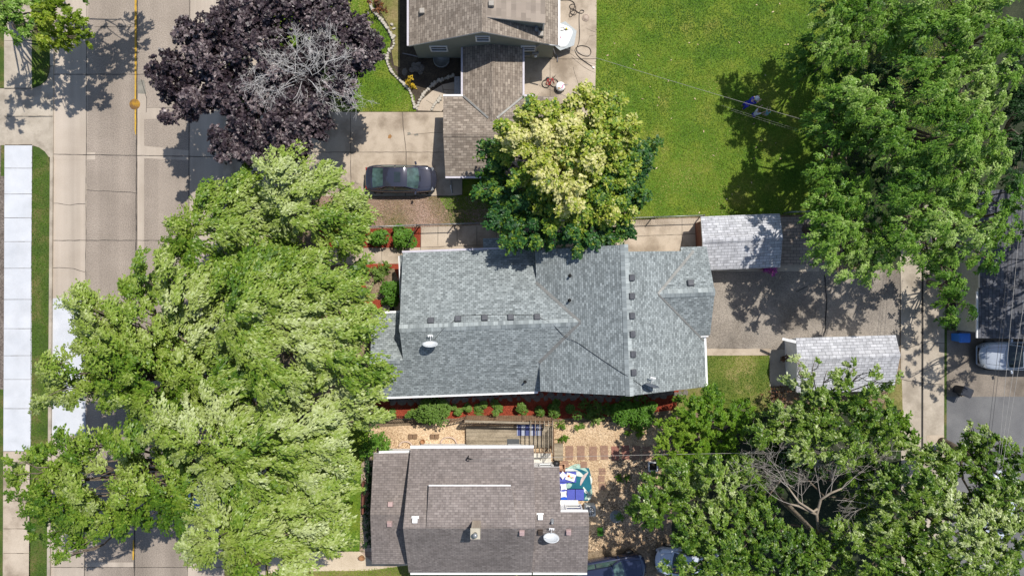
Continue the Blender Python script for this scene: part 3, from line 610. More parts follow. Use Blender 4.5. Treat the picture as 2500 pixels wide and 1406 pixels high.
for px, py in ((1541, 678), (1541, 723), (1541.5, 771), (1542.5, 816), (1544, 864.5), (1545, 909)): vent_box(toL(px, py, zB, 1), .40, .16, VENT, rf, tilt=tE)
vent_box(toL(1685.5, 692, zC, 0), .42, .18, VENT, rf, tilt=tN)
for px, py, zf, k in ((1391, 733, zB, 1), (1392, 673, zB, 1), (1282, 931, zA, 0)): vent_pipe(toL(px, py, zf, k), .06, .38, DKMET, rf)
d1 = dish(toL(1053, 842, zA, 0), (0.02, .94, .34), .43, DISHM, mh, .62, 1.0)
d2 = dish(toL(1586, 942, zB, 1), (.22, .95, .12), .40, DISHD, mh, .55, .95)
m = MB(); m.tube([p + Vector((0, 0, .03)) for p in (toL(1062, 827, zA, 0), toL(1085, 800, zA, 0), toL(1110, 782, zA, 0), toL(1125, 770, zA, 0), toL(1180, 768, zA, 0), toL(1247, 768, zA, 0), toL(1305, 770, zA, 0), toL(1340, 785, zA, 0), toL(1352, 794, zA, 0))] +
    [p + Vector((0, 0, .04)) for p in (toL(1372, 816, zA, 0), toL(1410, 836, zB, 1), toL(1470, 878, zB, 1), toL(1520, 911, zB, 1), toL(1532, 918, zB, 1), toL(1562, 938, zB, 1), toL(1580, 950, zB, 1), toL(1591, 957, zB, 1))], .014, 5)
m.build('cable', DKMET, rf)

# ---- the tan house at the top with its link and garage
gh = empty('house', P(1180, 60, 0), 'tan-roofed house with a sage green gable wall and attached low garage', 'house')
gz = lambda x: 5.45 - .51 * abs(x + 1.78)
YF = 15.22
A_ = Vector((1, 0, 0)); B_ = Vector((0, 1, 0))
XL, XR = P(998, 0, 3.05).x, P(1363, 0, 3.05).x
gp = [([(-1.78, YF, 5.45), (-1.78, 29, 5.45), (XL, 29, gz(XL)), (XL, YF, gz(XL))], B_), ([(-1.78, YF, 5.45), (-1.78, 29, 5.45), (XR, 29, gz(XR)), (XR, YF, gz(XR))], B_)]
hz = lambda x: 2.78 - .29 * abs(x + 1.23)
HX0, HX1 = P(1130, 0, 2.2).x, P(1276, 0, 2.2).x
gp += [([(-1.23, 15.42, 2.78), (-1.23, 10.0, 2.78), (HX0, 10.0, hz(HX0)), (HX0, 15.42, hz(HX0))], B_), ([(-1.23, 15.42, 2.78), (-1.23, 10.0, 2.78), (HX1, 10.0, hz(HX1)), (HX1, 15.42, hz(HX1))], B_)]
iz = lambda y: 3.05 - .3 * abs(y - 9.70)
IX = lambda y: -4.40 + (12.25 - y) * .027
gp += [([(IX(9.7), 9.70, 3.05), (2.9, 9.70, 3.05), (2.9, 12.26, iz(12.26)), (IX(12.26), 12.26, iz(12.26))], A_), ([(IX(9.7), 9.70, 3.05), (2.9, 9.70, 3.05), (2.9, 7.14, iz(7.14)), (IX(7.14), 7.14, iz(7.14))], A_)]
grf = roof('roof', gp, SHT, WHITE, gh)
cap('ridge_cap', (IX(9.7), 9.7, 3.05), (2.9, 9.7, 3.05), .2, .3, SHT, grf); cap('ridge_cap', (-1.23, 15.40, 2.78), (-1.23, 10.6, 2.78), .16, .29, SHT, grf)
flash('valley_flashing', (-3.1, 12.25, 2.34), (-1.5, 10.75, 2.76), grf, .06); flash('valley_flashing', (.75, 12.25, 2.34), (-.95, 10.75, 2.76), grf, .06)
gutter((XL - .06, YF, gz(XL) - .05), (XL - .06, 29, gz(XL) - .05), gh, LILAC); gutter((XR + .06, YF, gz(XR) - .05), (XR + .06, 29, gz(XR) - .05), gh, WHITE)
gutter((HX0 - .06, 12.35, hz(HX0) - .05), (HX0 - .06, 15.4, hz(HX0) - .05), gh, LILAC); gutter((HX1 + .06, 12.35, hz(HX1) - .05), (HX1 + .06, 15.4, hz(HX1) - .05), gh, LILAC)
gutter((IX(12.3), 12.32, iz(12.26) - .05), (HX0, 12.32, iz(12.26) - .05), gh, WHITE); gutter((IX(7.1), 7.08, iz(7.14) - .05), (2.9, 7.08, iz(7.14) - .05), gh, LILAC); gutter((HX1 + .1, 12.32, iz(12.26) - .05), (1.35, 12.32, iz(12.26) - .05), gh, LILAC)
WX0, WX1, WY = -6.30, 2.68, 15.43
me = bpy.data.meshes.new('wall'); pr = [(WX0, .05), (WX1, .05), (WX1, gz(WX1) - .17), (-1.78, 5.27), (WX0, gz(WX0) - .17)]
me.from_pydata([(x, WY, z) for x, z in pr] + [(x, 29, z) for x, z in pr], [], [list(range(5)), list(range(5, 10))[::-1]] + [(i + 5, (i + 1) % 5 + 5, (i + 1) % 5, i) for i in range(5)])
uv = me.uv_layers.new(name='UVMap')
for lp in me.loops:
    c = me.vertices[lp.vertex_index].co; uv.data[lp.index].uv = (c.x + c.y, c.z)
link('wall', me, SIDING_G, gh)
m = MB(); m.box((-1.23, 13.5, 1.05), (3.3, 3.86, 2.0)); m.prism([(-4.1, 7.4), (2.6, 7.4), (2.6, 11.95), (-4.15, 11.95)], .05, 2.1); m.build('wall', plain('sage_wall', (.30, .31, .265), .7), gh)
m = MB(); m.add([(IX(7.5) + .3, 7.4, 2.08), (IX(12) + .3, 11.95, 2.1), (IX(9.7) + .3, 9.7, 2.86)], [(0, 1, 2)]); m.build('gable_wall', MATS['sage_wall'], gh); m = MB(); m.add([(2.6, 7.4, 2.08), (2.6, 11.95, 2.1), (2.6, 9.7, 2.86)], [(0, 1, 2)]); m.build('gable_wall', MATS['sage_wall'], gh)
m = MB(); m.box((-4.18, 9.6, 1.1), (.06, 4.0, 2.0))
for k in range(4): m.box((-4.21, 9.6, .35 + .5 * k), (.04, 3.9, .44))
m.build('garage_door', WHITE, gh)
window(gh, (P(1071.5, 127, 2.0).x, WY - .0, 2.0), 1.05, .85, (0, -1, 0)); window(gh, (P(1178.5, 98.5, 3.85).x, WY, 3.75), .82, .78, (0, -1, 0)); window(gh, (P(1290, 125, 2.0).x, WY, 2.05), .9, .8, (0, -1, 0))
# shed dormer on its east slope
dz = lambda x: 5.38 - .17 * (x + 1.78)
dr = roof('dormer_roof', [([(-1.6, 16.12, dz(-1.6)), (2.02, 15.98, dz(2.02)), (2.02, 29, dz(2.02)), (-1.6, 29, dz(-1.6))], B_)], SHT2, WHITE, gh, .10)
m = MB(); a = [(-1.35, 16.18, dz(-1.35) - .1), (1.9, 16.06, dz(1.9) - .1), (1.9, 16.06, gz(1.9) - .05), (-1.35, 16.18, gz(-1.35) - .05)]
b = [(x, 29, z) for x, y, z in a]; m.add(a + b, [(0, 1, 2, 3), (1, 5, 6, 2), (4, 5, 6, 7)]); m.build('dormer_wall', plain('sage_dark', (.25, .27, .255), .7), dr)
m = MB(); m.box((1.93, 16.03, (dz(1.9) + gz(1.9)) / 2 - .1), (.09, .09, dz(1.9) - gz(1.9))); m.build('corner_board', WHITE, dr)
for px, py, z, s in ((1030.5, 28, 3.6, .36), (1199.5, 12, 5.25, .36), (1320, 87, 3.5, .36)): 
    p = P(px, py, z); p.z = (dz(p.x) if 1180 < px < 1210 else gz(p.x)) - .02; vent_box(p, s, .24, plain('vent_tan', (.33, .30, .26), .5), grf)
p = P(1309, 75, 3.6); vent_pipe((p.x, p.y, gz(p.x)), .08, .4, GREYM, grf)
mt = MB(); p = P(1307, 143, 1.2); mt.box((p.x, 15.34, 1.2), (.42, .18, .5)); meter = mt.build('electric_meter', GREYM, gh, bevel=.02)
m = MB(); m.lathe([(.1, 0), (.1, .08), (.07, .12)], (p.x, 15.2, 1.3), 14, Matrix.Rotation(R(90), 3, 'X')); m.build('dial', WHITE, meter)
m = MB(); m.box((p.x - .55, 15.34, 1.0), (.4, .16, .34)); m.tube([(p.x - .35, 15.34, 1.0), (p.x, 15.36, 1.0)], .03, 6); m.tube([(p.x, 15.36, 1.4), (p.x + .03, 15.36, 2.5), (p.x + .3, 15.28, 3.2), (2.9, 15.1, 3.35)], .04, 8); m.build('conduit', GREYM, gh)
dsp = plain('downspout_grey', (.20, .19, .20), .5)
for pts, mt in (([P(1350, 118, 1.9), P(1354, 131, .35), P(1361, 139, .16), P(1360.5, 152, .16)], dsp), ([P(1020, 139, .4), P(1012, 137, .16), P(983, 131, .16)], dsp), ([P(1098, 434, 1.7), P(1101, 440, .3), P(1105, 473, .16)], GREYM), ([P(1100, 452, .15), P(1105, 474, .15)], WHITE)):
    m = MB(); m.tube(pts, .045, 6); m.build('downspout', mt, gh)
m = MB(); m.lathe([(.55, 0), (.55, .22), (.50, .22), (.50, .12)], P(1078, 147, .1), 24); tag(m.build('window_well', GREYM), 'half-round grey window well cover at the foot of the sage gable wall', 'window well')
# a sliver of the porch roof north-west of it
m = MB()
# ---- the brown house at the bottom
bh = empty('house', P(1180, 1250, 0), 'brown-roofed house with a brick chimney and long shed dormer beside a wooden deck', 'house')
px = P
zD = 5.6
nw, ne = P(1002.5, 1094, 3.0), P(1303, 1093, 3.0); rw, re = P(984, 1289, zD), P(1307, 1289, zD); sw, se = P(998, 1397, 3.0), P(1298, 1397, 3.0)
bp = [([nw, ne, re, rw], A_), ([sw, se, re, rw], A_)]
enw, esw, erw = P(912, 1106, 2.7), P(908, 1376, 2.7), P(904, 1256, 3.75)
X1 = -6.0
bp += [([enw, (X1, enw.y, 2.7), (X1, erw.y, 3.75), erw], A_), ([esw, (X1, esw.y, 2.7), (X1, erw.y, 3.75), erw], A_)]
fr0, fr1 = P(1285, 1283, 4.3), P(1438.5, 1283, 4.3); fs0, fs1 = P(1285, 1396, 2.8), P(1433.5, 1397, 2.8)
zF = lambda y: 4.3 - .425 * abs(y - fr0.y)
fn1 = P(1366, 1140, 2.93); fn0 = P(1290, 1140, 2.93); y2 = P(0, 1249, 3.97).y
fn1.z = fn0.z = zF(fn1.y); c2 = P(1438, 1249, zF(y2)); c3 = P(1366, 1249, zF(y2))
bp += [([fr0, fr1, fs1, fs0], A_), ([fr0, fr1, (fr1.x, y2, zF(y2)), (fn1.x, y2, zF(y2)), fn1, fn0], A_)]
brf = roof('roof', bp, SHB, WHITE, bh)
drm = roof('dormer_roof', [([P(1047, 1186, 4.72), P(1247, 1186, 4.72), P(1262, 1285, zD + .05), P(1041, 1285, zD + .05)], A_)], SHB, WHITE, bh, .12)
a, b = P(1050, 1190, 4.6), P(1243, 1190, 4.6); m = MB(); m.prism([(a.x, a.y), (b.x, b.y), (b.x, rw.y + .2), (a.x, rw.y + .2)], 3.6, 4.6)
m.add([(a.x, a.y, 4.6), (a.x, rw.y, 5.5), (a.x, rw.y, 4.6)], [(0, 1, 2)]); m.add([(b.x, a.y, 4.6), (b.x, rw.y, 5.5), (b.x, rw.y, 4.6)], [(0, 1, 2)]); m.build('dormer_wall', WHITEW, drm)
gutter(P(1047, 1184.5, 4.66), P(1247, 1184.5, 4.66), drm, WHITE, .07)
gutter(P(1002, 1399, 2.92), P(1298, 1399, 2.92), bh); gutter(P(1301, 1399, 2.75), P(1433, 1399, 2.75), bh); gutter(P(1002, 1090.5, 2.95), P(1303, 1090, 2.95), bh, WHITE, .18); gutter((fn1.x, y2 + .06, zF(y2) - .06), (fr1.x - .05, y2 + .06, zF(y2) - .06), bh)
gutter(P(1010, 1099, 2.6) - Vector((2.2, .1, 0)), P(1003, 1101, 2.6), bh)
def bwall(x0, x1, y0, y1, yr, zr, ze):
    pr = [(y0, .05), (y1, .05), (y1, ze), (yr, zr), (y0, ze)]; m = extrude('w', [(x0, y, z) for y, z in pr], [(x1, y, z) for y, z in pr], None, None); m.build('wall', WHITEW, bh)
bwall(nw.x + .3, ne.x - .3, sw.y + .4, nw.y - .35, rw.y, zD - .22, 2.95 + .0); bwall(enw.x + .3, -6.2, esw.y + .4, enw.y - .3, erw.y, 3.5, 2.5)
bwall(fr0.x, fr1.x - .3, fs1.y + .4, y2 - .5, fr0.y, 4.05, 2.6); m = MB(); m.prism([(1.0, y2 - .6), (fn1.x - .25, y2 - .6), (fn1.x - .25, fn1.y - .35), (1.0, fn1.y - .35)], .05, 2.7); m.build('wall', WHITEW, bh)
for x in (-5.2, -3.4, -1.2): window(bh, (x, nw.y - .35, 1.5), 1.0, 1.1, (0, 1, 0))
window(bh, (2.2, fn1.y - .35, 1.5), .8, 1.1, (0, 1, 0)); window(bh, (4.0, y2 - .5, 1.6), 1.0, 1.0, (0, 1, 0))
m = MB(); m.box((.2, nw.y - .33, 1.05), (.95, .06, 2.0)); m.build('door', WHITE, bh)
def bz(x, y): return zD - .67 * abs(y - rw.y) if x < ne.x else zF(y)
cc = P(1160.5, 1302, 6.9)
m = MB(); m.box((cc.x, cc.y, 5.9), (.50, .56, 1.9)); ch = m.build('chimney', bricks('chimney_brick', (.38, .30, .23), (.48, .40, .31), (.25, .21, .17), .22, .075, .01, 'Generated'), brf)
m = MB(); m.box((cc.x, cc.y, 6.88), (.56, .62, .09)); m.build('chimney_cap', plain('mortar_cap', (.44, .40, .32), .9), ch); m = MB(); m.lathe([(.11, 0), (.11, .3), (.15, .32), (.15, .36), (.02, .42)], (cc.x, cc.y, 6.9), 14); m.build('flue', GREYM, ch)
m = MB(); m.bar((cc.x - .34, cc.y + .42, bz(cc.x, cc.y + .42) + .06), (cc.x + .34, cc.y + .42, bz(cc.x, cc.y + .42) + .06), .22, .06); m.build('flashing', plain('rust_flashing', (.45, .20, .09), .7), ch)
for x, y, z, mt, fl in ((1013, 1271, 5.4, WHITE, WHITE), (1319, 1264, 4.2, WHITE, WHITE), (1274, 1297, 5.4, PINKV, None), (1319, 1297, 4.2, BLACKV, BLACKV), (1388, 1297, 4.2, PINKV, PINKV), (954, 1230, 3.5, PINKV, PINKV), (952, 1275, 3.5, PINKV, None)):
    p = P(x, y, z); zz = 3.75 - .31 * abs(p.y - erw.y) if x < 980 else bz(p.x, p.y); vent_box((p.x, p.y, zz - .04), .34, .24, mt, brf, flange=fl, tilt=Matrix.Rotation(-.3 if p.y > rw.y else .3, 3, 'X'))
p = P(1348, 1271, 4.2); vent_pipe((p.x, p.y, bz(p.x, p.y)), .07, .4, GREYM, brf)
p = P(1345, 1312, 4.3); dish((p.x, p.y, bz(p.x, p.y)), (.05, .94, .34), .45, DISHM, bh, .6)
m = MB(); p = P(1143, 1116, 3.6); q0 = Vector((p.x, p.y, bz(p.x, p.y))); m.tube([q0 - Vector((0, 0, .1)), q0 + Vector((0, 0, .75)), q0 + Vector((.12, -.03, .85)), q0 + Vector((.2, -.05, .75))], .04, 8); m.lathe([(.12, 0), (.07, .1)], q0, 12); m.tube([q0 + Vector((0, 0, .6)), q0 + Vector((.5, -.3, .0))], .015, 5); m.tube([q0 + Vector((0, 0, .6)), q0 + Vector((-.25, -.45, .0))], .015, 5); m.build('service_mast', DKMET, bh)
MAST = q0 + Vector((.2, -.05, .8))
# ---- silver-roofed outbuildings and the navy-roofed garage at the right edge
def outbuilding(label, cat, name, N, Rg, S, mat, wall, fascia=WHITE):
    """N, Rg, S: (west point, east point) of north eave, ridge, south eave"""
    c = (Rg[0] + Rg[1]) / 2; o = empty(name, (c.x, c.y, 0), label, cat); d = (Rg[1] - Rg[0]); d.z = 0
    r = roof('roof', [([N[0], N[1], Rg[1], Rg[0]], d), ([S[0], S[1], Rg[1], Rg[0]], d)], mat, fascia, o, .12); cap('ridge_cap', Rg[0], Rg[1], .2, .3, mat, r)
    k = Vector((0, 0, .14)); dn = d.normalized(); ins = dn * .12; inn = Vector((-dn.y, dn.x, 0)) * .25
    A = [S[0] + ins + inn, N[0] + ins - inn]; B = [S[1] - ins + inn, N[1] - ins - inn]
    fl = lambda p: Vector((p.x, p.y, .05))
    pa = [fl(A[0]), fl(A[1]), A[1] - k + Vector((0, 0, .04)), Rg[0] + ins - k, A[0] - k + Vector((0, 0, .04))]; pb = [fl(B[0]), fl(B[1]), B[1] - k + Vector((0, 0, .04)), Rg[1] - ins - k, B[0] - k + Vector((0, 0, .04))]
    extrude('w', pa, pb, None, None).build('wall', wall, o); return o, A, B, dn
s1, A, B, dn = outbuilding('garage with a pale silver shingle roof and brown gable boards between lawn and asphalt drive', 'garage', 'garage', (P(1711, 529, 2.0), P(1904, 521.5, 2.0)), (P(1715, 586, 2.75), P(1911, 577.5, 2.75)), (P(1716, 660, 2.0), P(1905, 652.5, 2.0)), SHS, BROWNW, WHITE)
m = MB(); m.box((A[0] + B[0]) / 2 * 1.0 + Vector((0, -.02, -.95)), (2.6, .05, 1.7), rz=math.atan2(dn.y, dn.x)); m.build('garage_door', WHITE, s1)
s2, A, B, dn = outbuilding('garage with a silver shingle roof and white end wall under the tree beside the alley', 'garage', 'garage', (P(1943.5, 825, 2.3), P(2187, 818, 2.3)), (P(1947, 875, 2.75), P(2198, 866.5, 2.75)), (P(1944, 959, 2.0), P(2182, 953, 2.0)), SHS, WHITEW)
wx = P(1911, 0, 0.1).x; m = MB(); m.bar(P(1910, 827, 2.1), P(1944, 835, 2.35), .16, .05); m.build('awning_board', WHITE, s2)
m = MB(); m.box((A[1] + B[1]) / 2 + Vector((-1.2, .02, -1.2)), (2.6, .05, 1.9), rz=math.atan2(dn.y, dn.x)); m.build('garage_door', WHITE, s2)
s3 = empty('garage', P(2480, 640, 0), 'wide garage with a dark navy shingle roof and pale west wall at the right edge', 'garage')
jz = lambda x: 2.6 + .28 * (x - 29.6); jy0, jy1 = P(0, 825, 2.6).y, 6.2
roof('roof', [([(29.65, jy0, 2.6), (29.65, .0, 2.6), (34.5, .0, jz(34.5)), (34.5, jy0, jz(34.5))], B_), ([(29.75, .01, 2.58), (29.75, jy1, 2.58), (34.5, jy1, jz(34.5)), (34.5, .01, jz(34.5))], B_), ([(39.4, jy0, 2.6), (39.4, jy1, 2.6), (34.5, jy1, jz(34.5)), (34.5, jy0, jz(34.5))], B_)], SHJ, WHITE, s3)
m = MB(); m.box((34.5, (jy0 + jy1) / 2 + .1, 1.3), (9.3, jy1 - jy0 - .5, 2.45)); m.build('wall', plain('pale_siding', (.48, .49, .43), .7), s3); gutter((29.6, jy0, 2.5), (29.6, -.2, 2.5), s3, WHITE, .08)
m = MB(); m.box((33, jy0 + .3, 1.1), (4.5, .08, 2.1)); m.build('garage_door', WHITE, s3)

# ------------------------------------------------------------------ foliage
def unit(v): return v / (np.linalg.norm(v, axis=-1, keepdims=True) + 1e-9)
def foliage(lobes, axis, rg, dens, ln, wd, zj=.35, frond=False, fan=5, fanw=2.1, puff=1.25, gapf=1.0, gapl=-.55, spray=(.9, 16), out=.7, droop=.25, clump=.42, tilt=.55, core=.5, low=-.25, clumps=9, tsd=.13):
    """lobes: (centre, radius, height radius, tint). Every lobe is broken into clumps, every clump into sprays of leaves."""
    Cs, As, Ns, Ls, Ws, Ts, tips = [], [], [], [], [], [], []
    ax = np.array(axis[:2]); ph = rg.uniform(0, 6)
    for c, r, rv, tn in lobes:
        c = np.array(c); nc = max(3, int(clumps * r * r / 4 + 3))
        if frond:                                            # long drooping sprays laid over the crown like feathers, pointing away from the trunk
            nl = int(dens * math.pi * r * r); m = spray[1]; ns = max(4, nl // m)
            nb = max(2, ns // fan); sd = unit(rg.normal(0, 1, (nb, 3)) + np.array([0, 0, .55])); sd[:, 2] = np.where(sd[:, 2] < -.15, -sd[:, 2], sd[:, 2])
            sp = c + sd * np.array([r, r, rv * puff]) * rg.uniform(.42, .84, (nb, 1)); sp[:, 2] += rg.normal(0, zj * .6, nb) + rg.normal(0, zj)
            q = sp * gapf; gap = np.sin(q[:, 0] * 1.9 + ph) * np.sin(q[:, 1] * 2.1 + ph * 1.7) + .6 * np.sin(q[:, 0] * 3.7 - q[:, 1] * 2.9 + ph * 3) + .5 * np.sin(q[:, 2] * 3.1 + q[:, 0] + ph)
            ok = gap > gapl; sp, sd = sp[ok], sd[ok]; ns = len(sp)
            if not ns: continue
            btint = np.repeat(rg.normal(0, tsd * .8, (ns, 1)), fan, 0); bscale = np.repeat(rg.uniform(.7, 1.3, (ns, 1)), fan, 0); sp = np.repeat(sp, fan, 0); sd = np.repeat(sd, fan, 0); nb = ns; ns = len(sp); fi = np.tile(np.arange(fan), nb)
            rad = np.zeros((ns, 3)); rad[:, :2] = sp[:, :2] - ax; rad = unit(rad); loc = sd.copy(); loc[:, 2] = 0
            dr = unit(rad * out + loc * .75 + np.repeat(rg.normal(0, .28, (nb, 3)), fan, 0) * np.array([1, 1, .5]))
            ang = (fi - (fan - 1) / 2) / max(1, fan) * fanw + rg.normal(0, .18, ns); ca, sa = np.cos(ang), np.sin(ang); dr = unit(np.stack([dr[:, 0] * ca - dr[:, 1] * sa, dr[:, 0] * sa + dr[:, 1] * ca, dr[:, 2] - .12 * np.abs(ang)], 1)); side = unit(np.cross(np.array([0, 0, 1.0]), dr))
            L_ = spray[0] * bscale * rg.uniform(.75, 1.2, (ns, 1)) * (1 - .35 * np.abs(ang))[:, None]; t = rg.uniform(0, 1, (ns, m)) ** .85; lat = rg.normal(0, 1, (ns, m)) * .13 * L_ * np.sqrt(1.05 - t)
            pos = sp[:, None] + dr[:, None] * ((t - .34) * L_)[..., None] + side[:, None] * lat[..., None]
            pos[..., 2] += .18 * t * L_ - droop * t ** 2 * L_ - np.abs(lat) * .35 + rg.normal(0, .03, (ns, m)) * L_
            a = dr[:, None] + side[:, None] * (np.sign(lat) * rg.uniform(.1, .8, (ns, m)))[..., None] + rg.normal(0, .12, (ns, m, 3)); a[..., 2] -= droop * t * 1.2
            nrm = np.array([0, 0, 1.0]) + rg.normal(0, tilt, (ns, m, 3)) + sd[:, None] * .3 + side[:, None] * (np.sign(lat) * .3)[..., None]
            low_f = .12 * np.sin(sp[:, :1] * .9 + ph) + .12 * np.sin(sp[:, 1:2] * 1.1 + ph * 2)
            tint = np.clip(tn + low_f + btint + rg.normal(0, tsd * .6, (ns, 1)) + rg.normal(0, .09, (ns, m)) + .10 * (t - .5), 0, 1); k = ns * m
            Cs.append(pos.reshape(-1, 3)); As.append(a.reshape(-1, 3)); Ns.append(nrm.reshape(-1, 3)); Ls.append(ln * rg.uniform(.65, 1.35, k)); Ws.append(wd * rg.uniform(.65, 1.35, k)); Ts.append(tint.ravel())
            tips += [(c, x) for x in sp[:: max(1, ns // 7)]]
            continue
        d = unit(rg.normal(0, 1, (nc * 3, 3))); d = d[d[:, 2] > low][:nc]; nc = len(d)
        cc = c + d * np.array([r, r, rv]) * rg.uniform(.35, .80, (nc, 1)); cr = r * clump * rg.uniform(.7, 1.3, nc)
        nl = int(dens * math.pi * r * r); m = spray[1]; ns = max(4, nl // m)
        cc[:, 2] += rg.normal(0, zj, nc) - zj * .3
        which = rg.integers(0, nc, ns); sd = unit(rg.normal(0, 1, (ns, 3)) + np.array([0, 0, .35]))
        sp = cc[which] + sd * cr[which][:, None] * rg.uniform(core, 1.0, (ns, 1)) * np.array([1, 1, .8])
        rad = np.zeros((ns, 3)); rad[:, :2] = sp[:, :2] - ax; rad = unit(rad)
        loc = sd.copy(); loc[:, 2] *= .3
        dr = unit(rad * out + loc * .6 + rg.normal(0, .3, (ns, 3)) * np.array([1, 1, .5]) + np.array([0, 0, -.05]))
        side = unit(np.cross(np.array([0, 0, 1.0]), dr)); t = rg.uniform(-.45, .55, (ns, m)); L_ = spray[0] * rg.uniform(.6, 1.3, (ns, 1))
        pos = sp[:, None] + dr[:, None] * (t * L_)[..., None] + side[:, None] * (rg.normal(0, .12, (ns, m)) * L_ * (1.1 - t))[..., None]
        pos[..., 2] += -droop * (t + .45) ** 2 * L_ + rg.normal(0, .05, (ns, m)) * L_
        a = dr[:, None] + side[:, None] * (rg.choice([-1, 1], (ns, m)) * rg.uniform(.1, .9, (ns, m)))[..., None]; a = a + rg.normal(0, .15, a.shape); a[..., 2] -= droop * .8 * (t + .5)
        nrm = np.array([0, 0, 1.0]) + rg.normal(0, tilt, (ns, m, 3)) + sd[:, None] * .35
        tint = np.clip(tn + rg.normal(0, tsd, (ns, 1)) + rg.normal(0, .10, (ns, m)) + rg.normal(0, tsd * .6, nc)[which][:, None], 0, 1)
        Cs.append(pos.reshape(-1, 3)); As.append(a.reshape(-1, 3)); Ns.append(nrm.reshape(-1, 3)); k = ns * m
        Ls.append(ln * rg.uniform(.65, 1.35, k)); Ws.append(wd * rg.uniform(.65, 1.35, k)); Ts.append(tint.ravel()); tips += [(c, x) for x in cc]
    C = np.concatenate(Cs); C[:, 2] = np.maximum(C[:, 2], .2)
    V, Q = kites(C, np.concatenate(As), np.concatenate(Ns), np.concatenate(Ls), np.concatenate(Ws))
    return V, Q, np.concatenate(Ts), tips
def px_lobe(px, py, r, z, flat=.62, tint=.5):
    c = P(px, py, z); k = (H - z) / F; return (tuple(c), r * k, r * k * flat, tint)
def limb(m, a, b, r0, r1, rg, wob=.06):
    a, b = Vector(a), Vector(b); d = (b - a).length; pts = [a]
    for k in range(1, 5):
        t = k / 4; p = a.lerp(b, t); p.z += .10 * d * math.sin(math.pi * t) * .6
        if k < 4: p += Vector(rg.normal(0, wob * d * .5, 3))
        pts.append(p)
    m.tube(pts, [r0 + (r1 - r0) * k / 4 for k in range(5)], 7); return pts
def tree(name, label, cat, base, trunk_r, lobes, mat, seed, group=None, dens=300, ln=.17, wd=.10, fork=.35, bark=None, tips_every=3, **kw):
    rg = np.random.default_rng(seed); b = P(base[0], base[1], .1); o = empty(name, b, label, cat, group)
    V, Q, T, tips = foliage(lobes, b, rg, dens, ln, wd, **kw)
    link('crown', np_mesh('crown', V, Q, T), mat, o)
    zc = np.mean([l[0][2] for l in lobes]); cx = np.mean([l[0][0] for l in lobes]); cy = np.mean([l[0][1] for l in lobes])
    f = Vector((b.x + (cx - b.x) * .18, b.y + (cy - b.y) * .18, max(1.2, zc * fork)))
    m = MB(); m.tube([b - Vector((0, 0, .2)), b + Vector((0, 0, .35)), b.lerp(f, .5) + Vector((.05, .03, 0)), f], [trunk_r * 1.5, trunk_r * 1.05, trunk_r * .95, trunk_r * .85], 12)
    for c, r, rv, t in lobes:
        pts = limb(m, f, Vector(c) - Vector((0, 0, rv * .3)), trunk_r * .38, trunk_r * .10, rg)
        for i, (lc, tp) in enumerate(tips):
            if lc is not None and tuple(lc) == tuple(c) and i % tips_every == 0: limb(m, pts[3], tp, trunk_r * .16, .012, rg, .09)
    m.build('trunk', bark or BARK, o); return o
def lob(z, tint, flat, *trip): return [px_lobe(x, y, r, z, flat, tint) for x, y, r in trip]
MAP = dict(frond=True, fan=5, gapl=-.85, gapf=.9, fanw=1.45, spray=(1.3, 28), out=1.9, droop=.45, dens=500, ln=.20, wd=.10, tilt=.5, tsd=.13, zj=.75)
tree('maple_tree', 'pale green maple between the driveway and the red mulch bed, its trunk showing through', 'tree', (797, 556), .22,
     lob(7.2, .66, .6, (705, 425, 55), (765, 455, 68), (838, 480, 48), (860, 535, 42), (800, 545, 60), (735, 520, 60), (690, 480, 45), (845, 590, 42), (720, 400, 26), (880, 505, 24)), L_MAPLE, 11, **MAP)
tree('maple_tree', 'feathery green maple whose crown reaches out over the street beside the dark red maple', 'tree', (600, 585), .24,
     lob(7.0, .50, .6, (575, 470, 55), (505, 490, 45), (640, 500, 62), (470, 545, 50), (560, 550, 68), (660, 580, 66), (470, 600, 52), (550, 620, 55), (620, 640, 60), (700, 620, 50), (440, 500, 26), (450, 575, 30), (590, 430, 28)), L_MAPLE, 12, **MAP)
tree('maple_tree', 'broadest pale green maple, west of the blue-grey roof and over the walk', 'tree', (725, 745), .34,
     lob(9.0, .58, .55, (640, 730, 80), (730, 715, 75), (790, 690, 50), (800, 770, 80), (850, 715, 45), (870, 800, 60), (700, 800, 85), (620, 810, 85), (780, 860, 85), (870, 880, 62), (700, 890, 85), (620, 690, 60), (890, 745, 26), (905, 915, 36)) +
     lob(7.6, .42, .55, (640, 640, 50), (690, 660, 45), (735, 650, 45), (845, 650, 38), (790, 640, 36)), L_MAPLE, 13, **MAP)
tree('maple_tree', 'wide pale green maple crown hanging far over the street above the white concrete', 'tree', (600, 880), .36,
     lob(8.2, .56, .55, (330, 725, 62), (250, 765, 58), (395, 700, 55), (460, 720, 68), (540, 760, 80), (215, 740, 40), (330, 800, 75), (430, 820, 85), (535, 860, 80), (250, 850, 70), (180, 905, 52), (330, 890, 78), (430, 910, 80), (190, 800, 34), (150, 945, 44), (250, 930, 55), (125, 965, 34), (300, 990, 55), (360, 960, 60), (530, 690, 50), (580, 920, 60), (375, 660, 30), (440, 660, 34), (195, 960, 36)) + lob(6.0, .48, .55, (400, 940, 62), (470, 960, 62), (310, 930, 60), (480, 870, 60), (260, 900, 50), (390, 860, 60), (330, 850, 55), (250, 800, 45)), L_MAPLE, 14, **MAP)
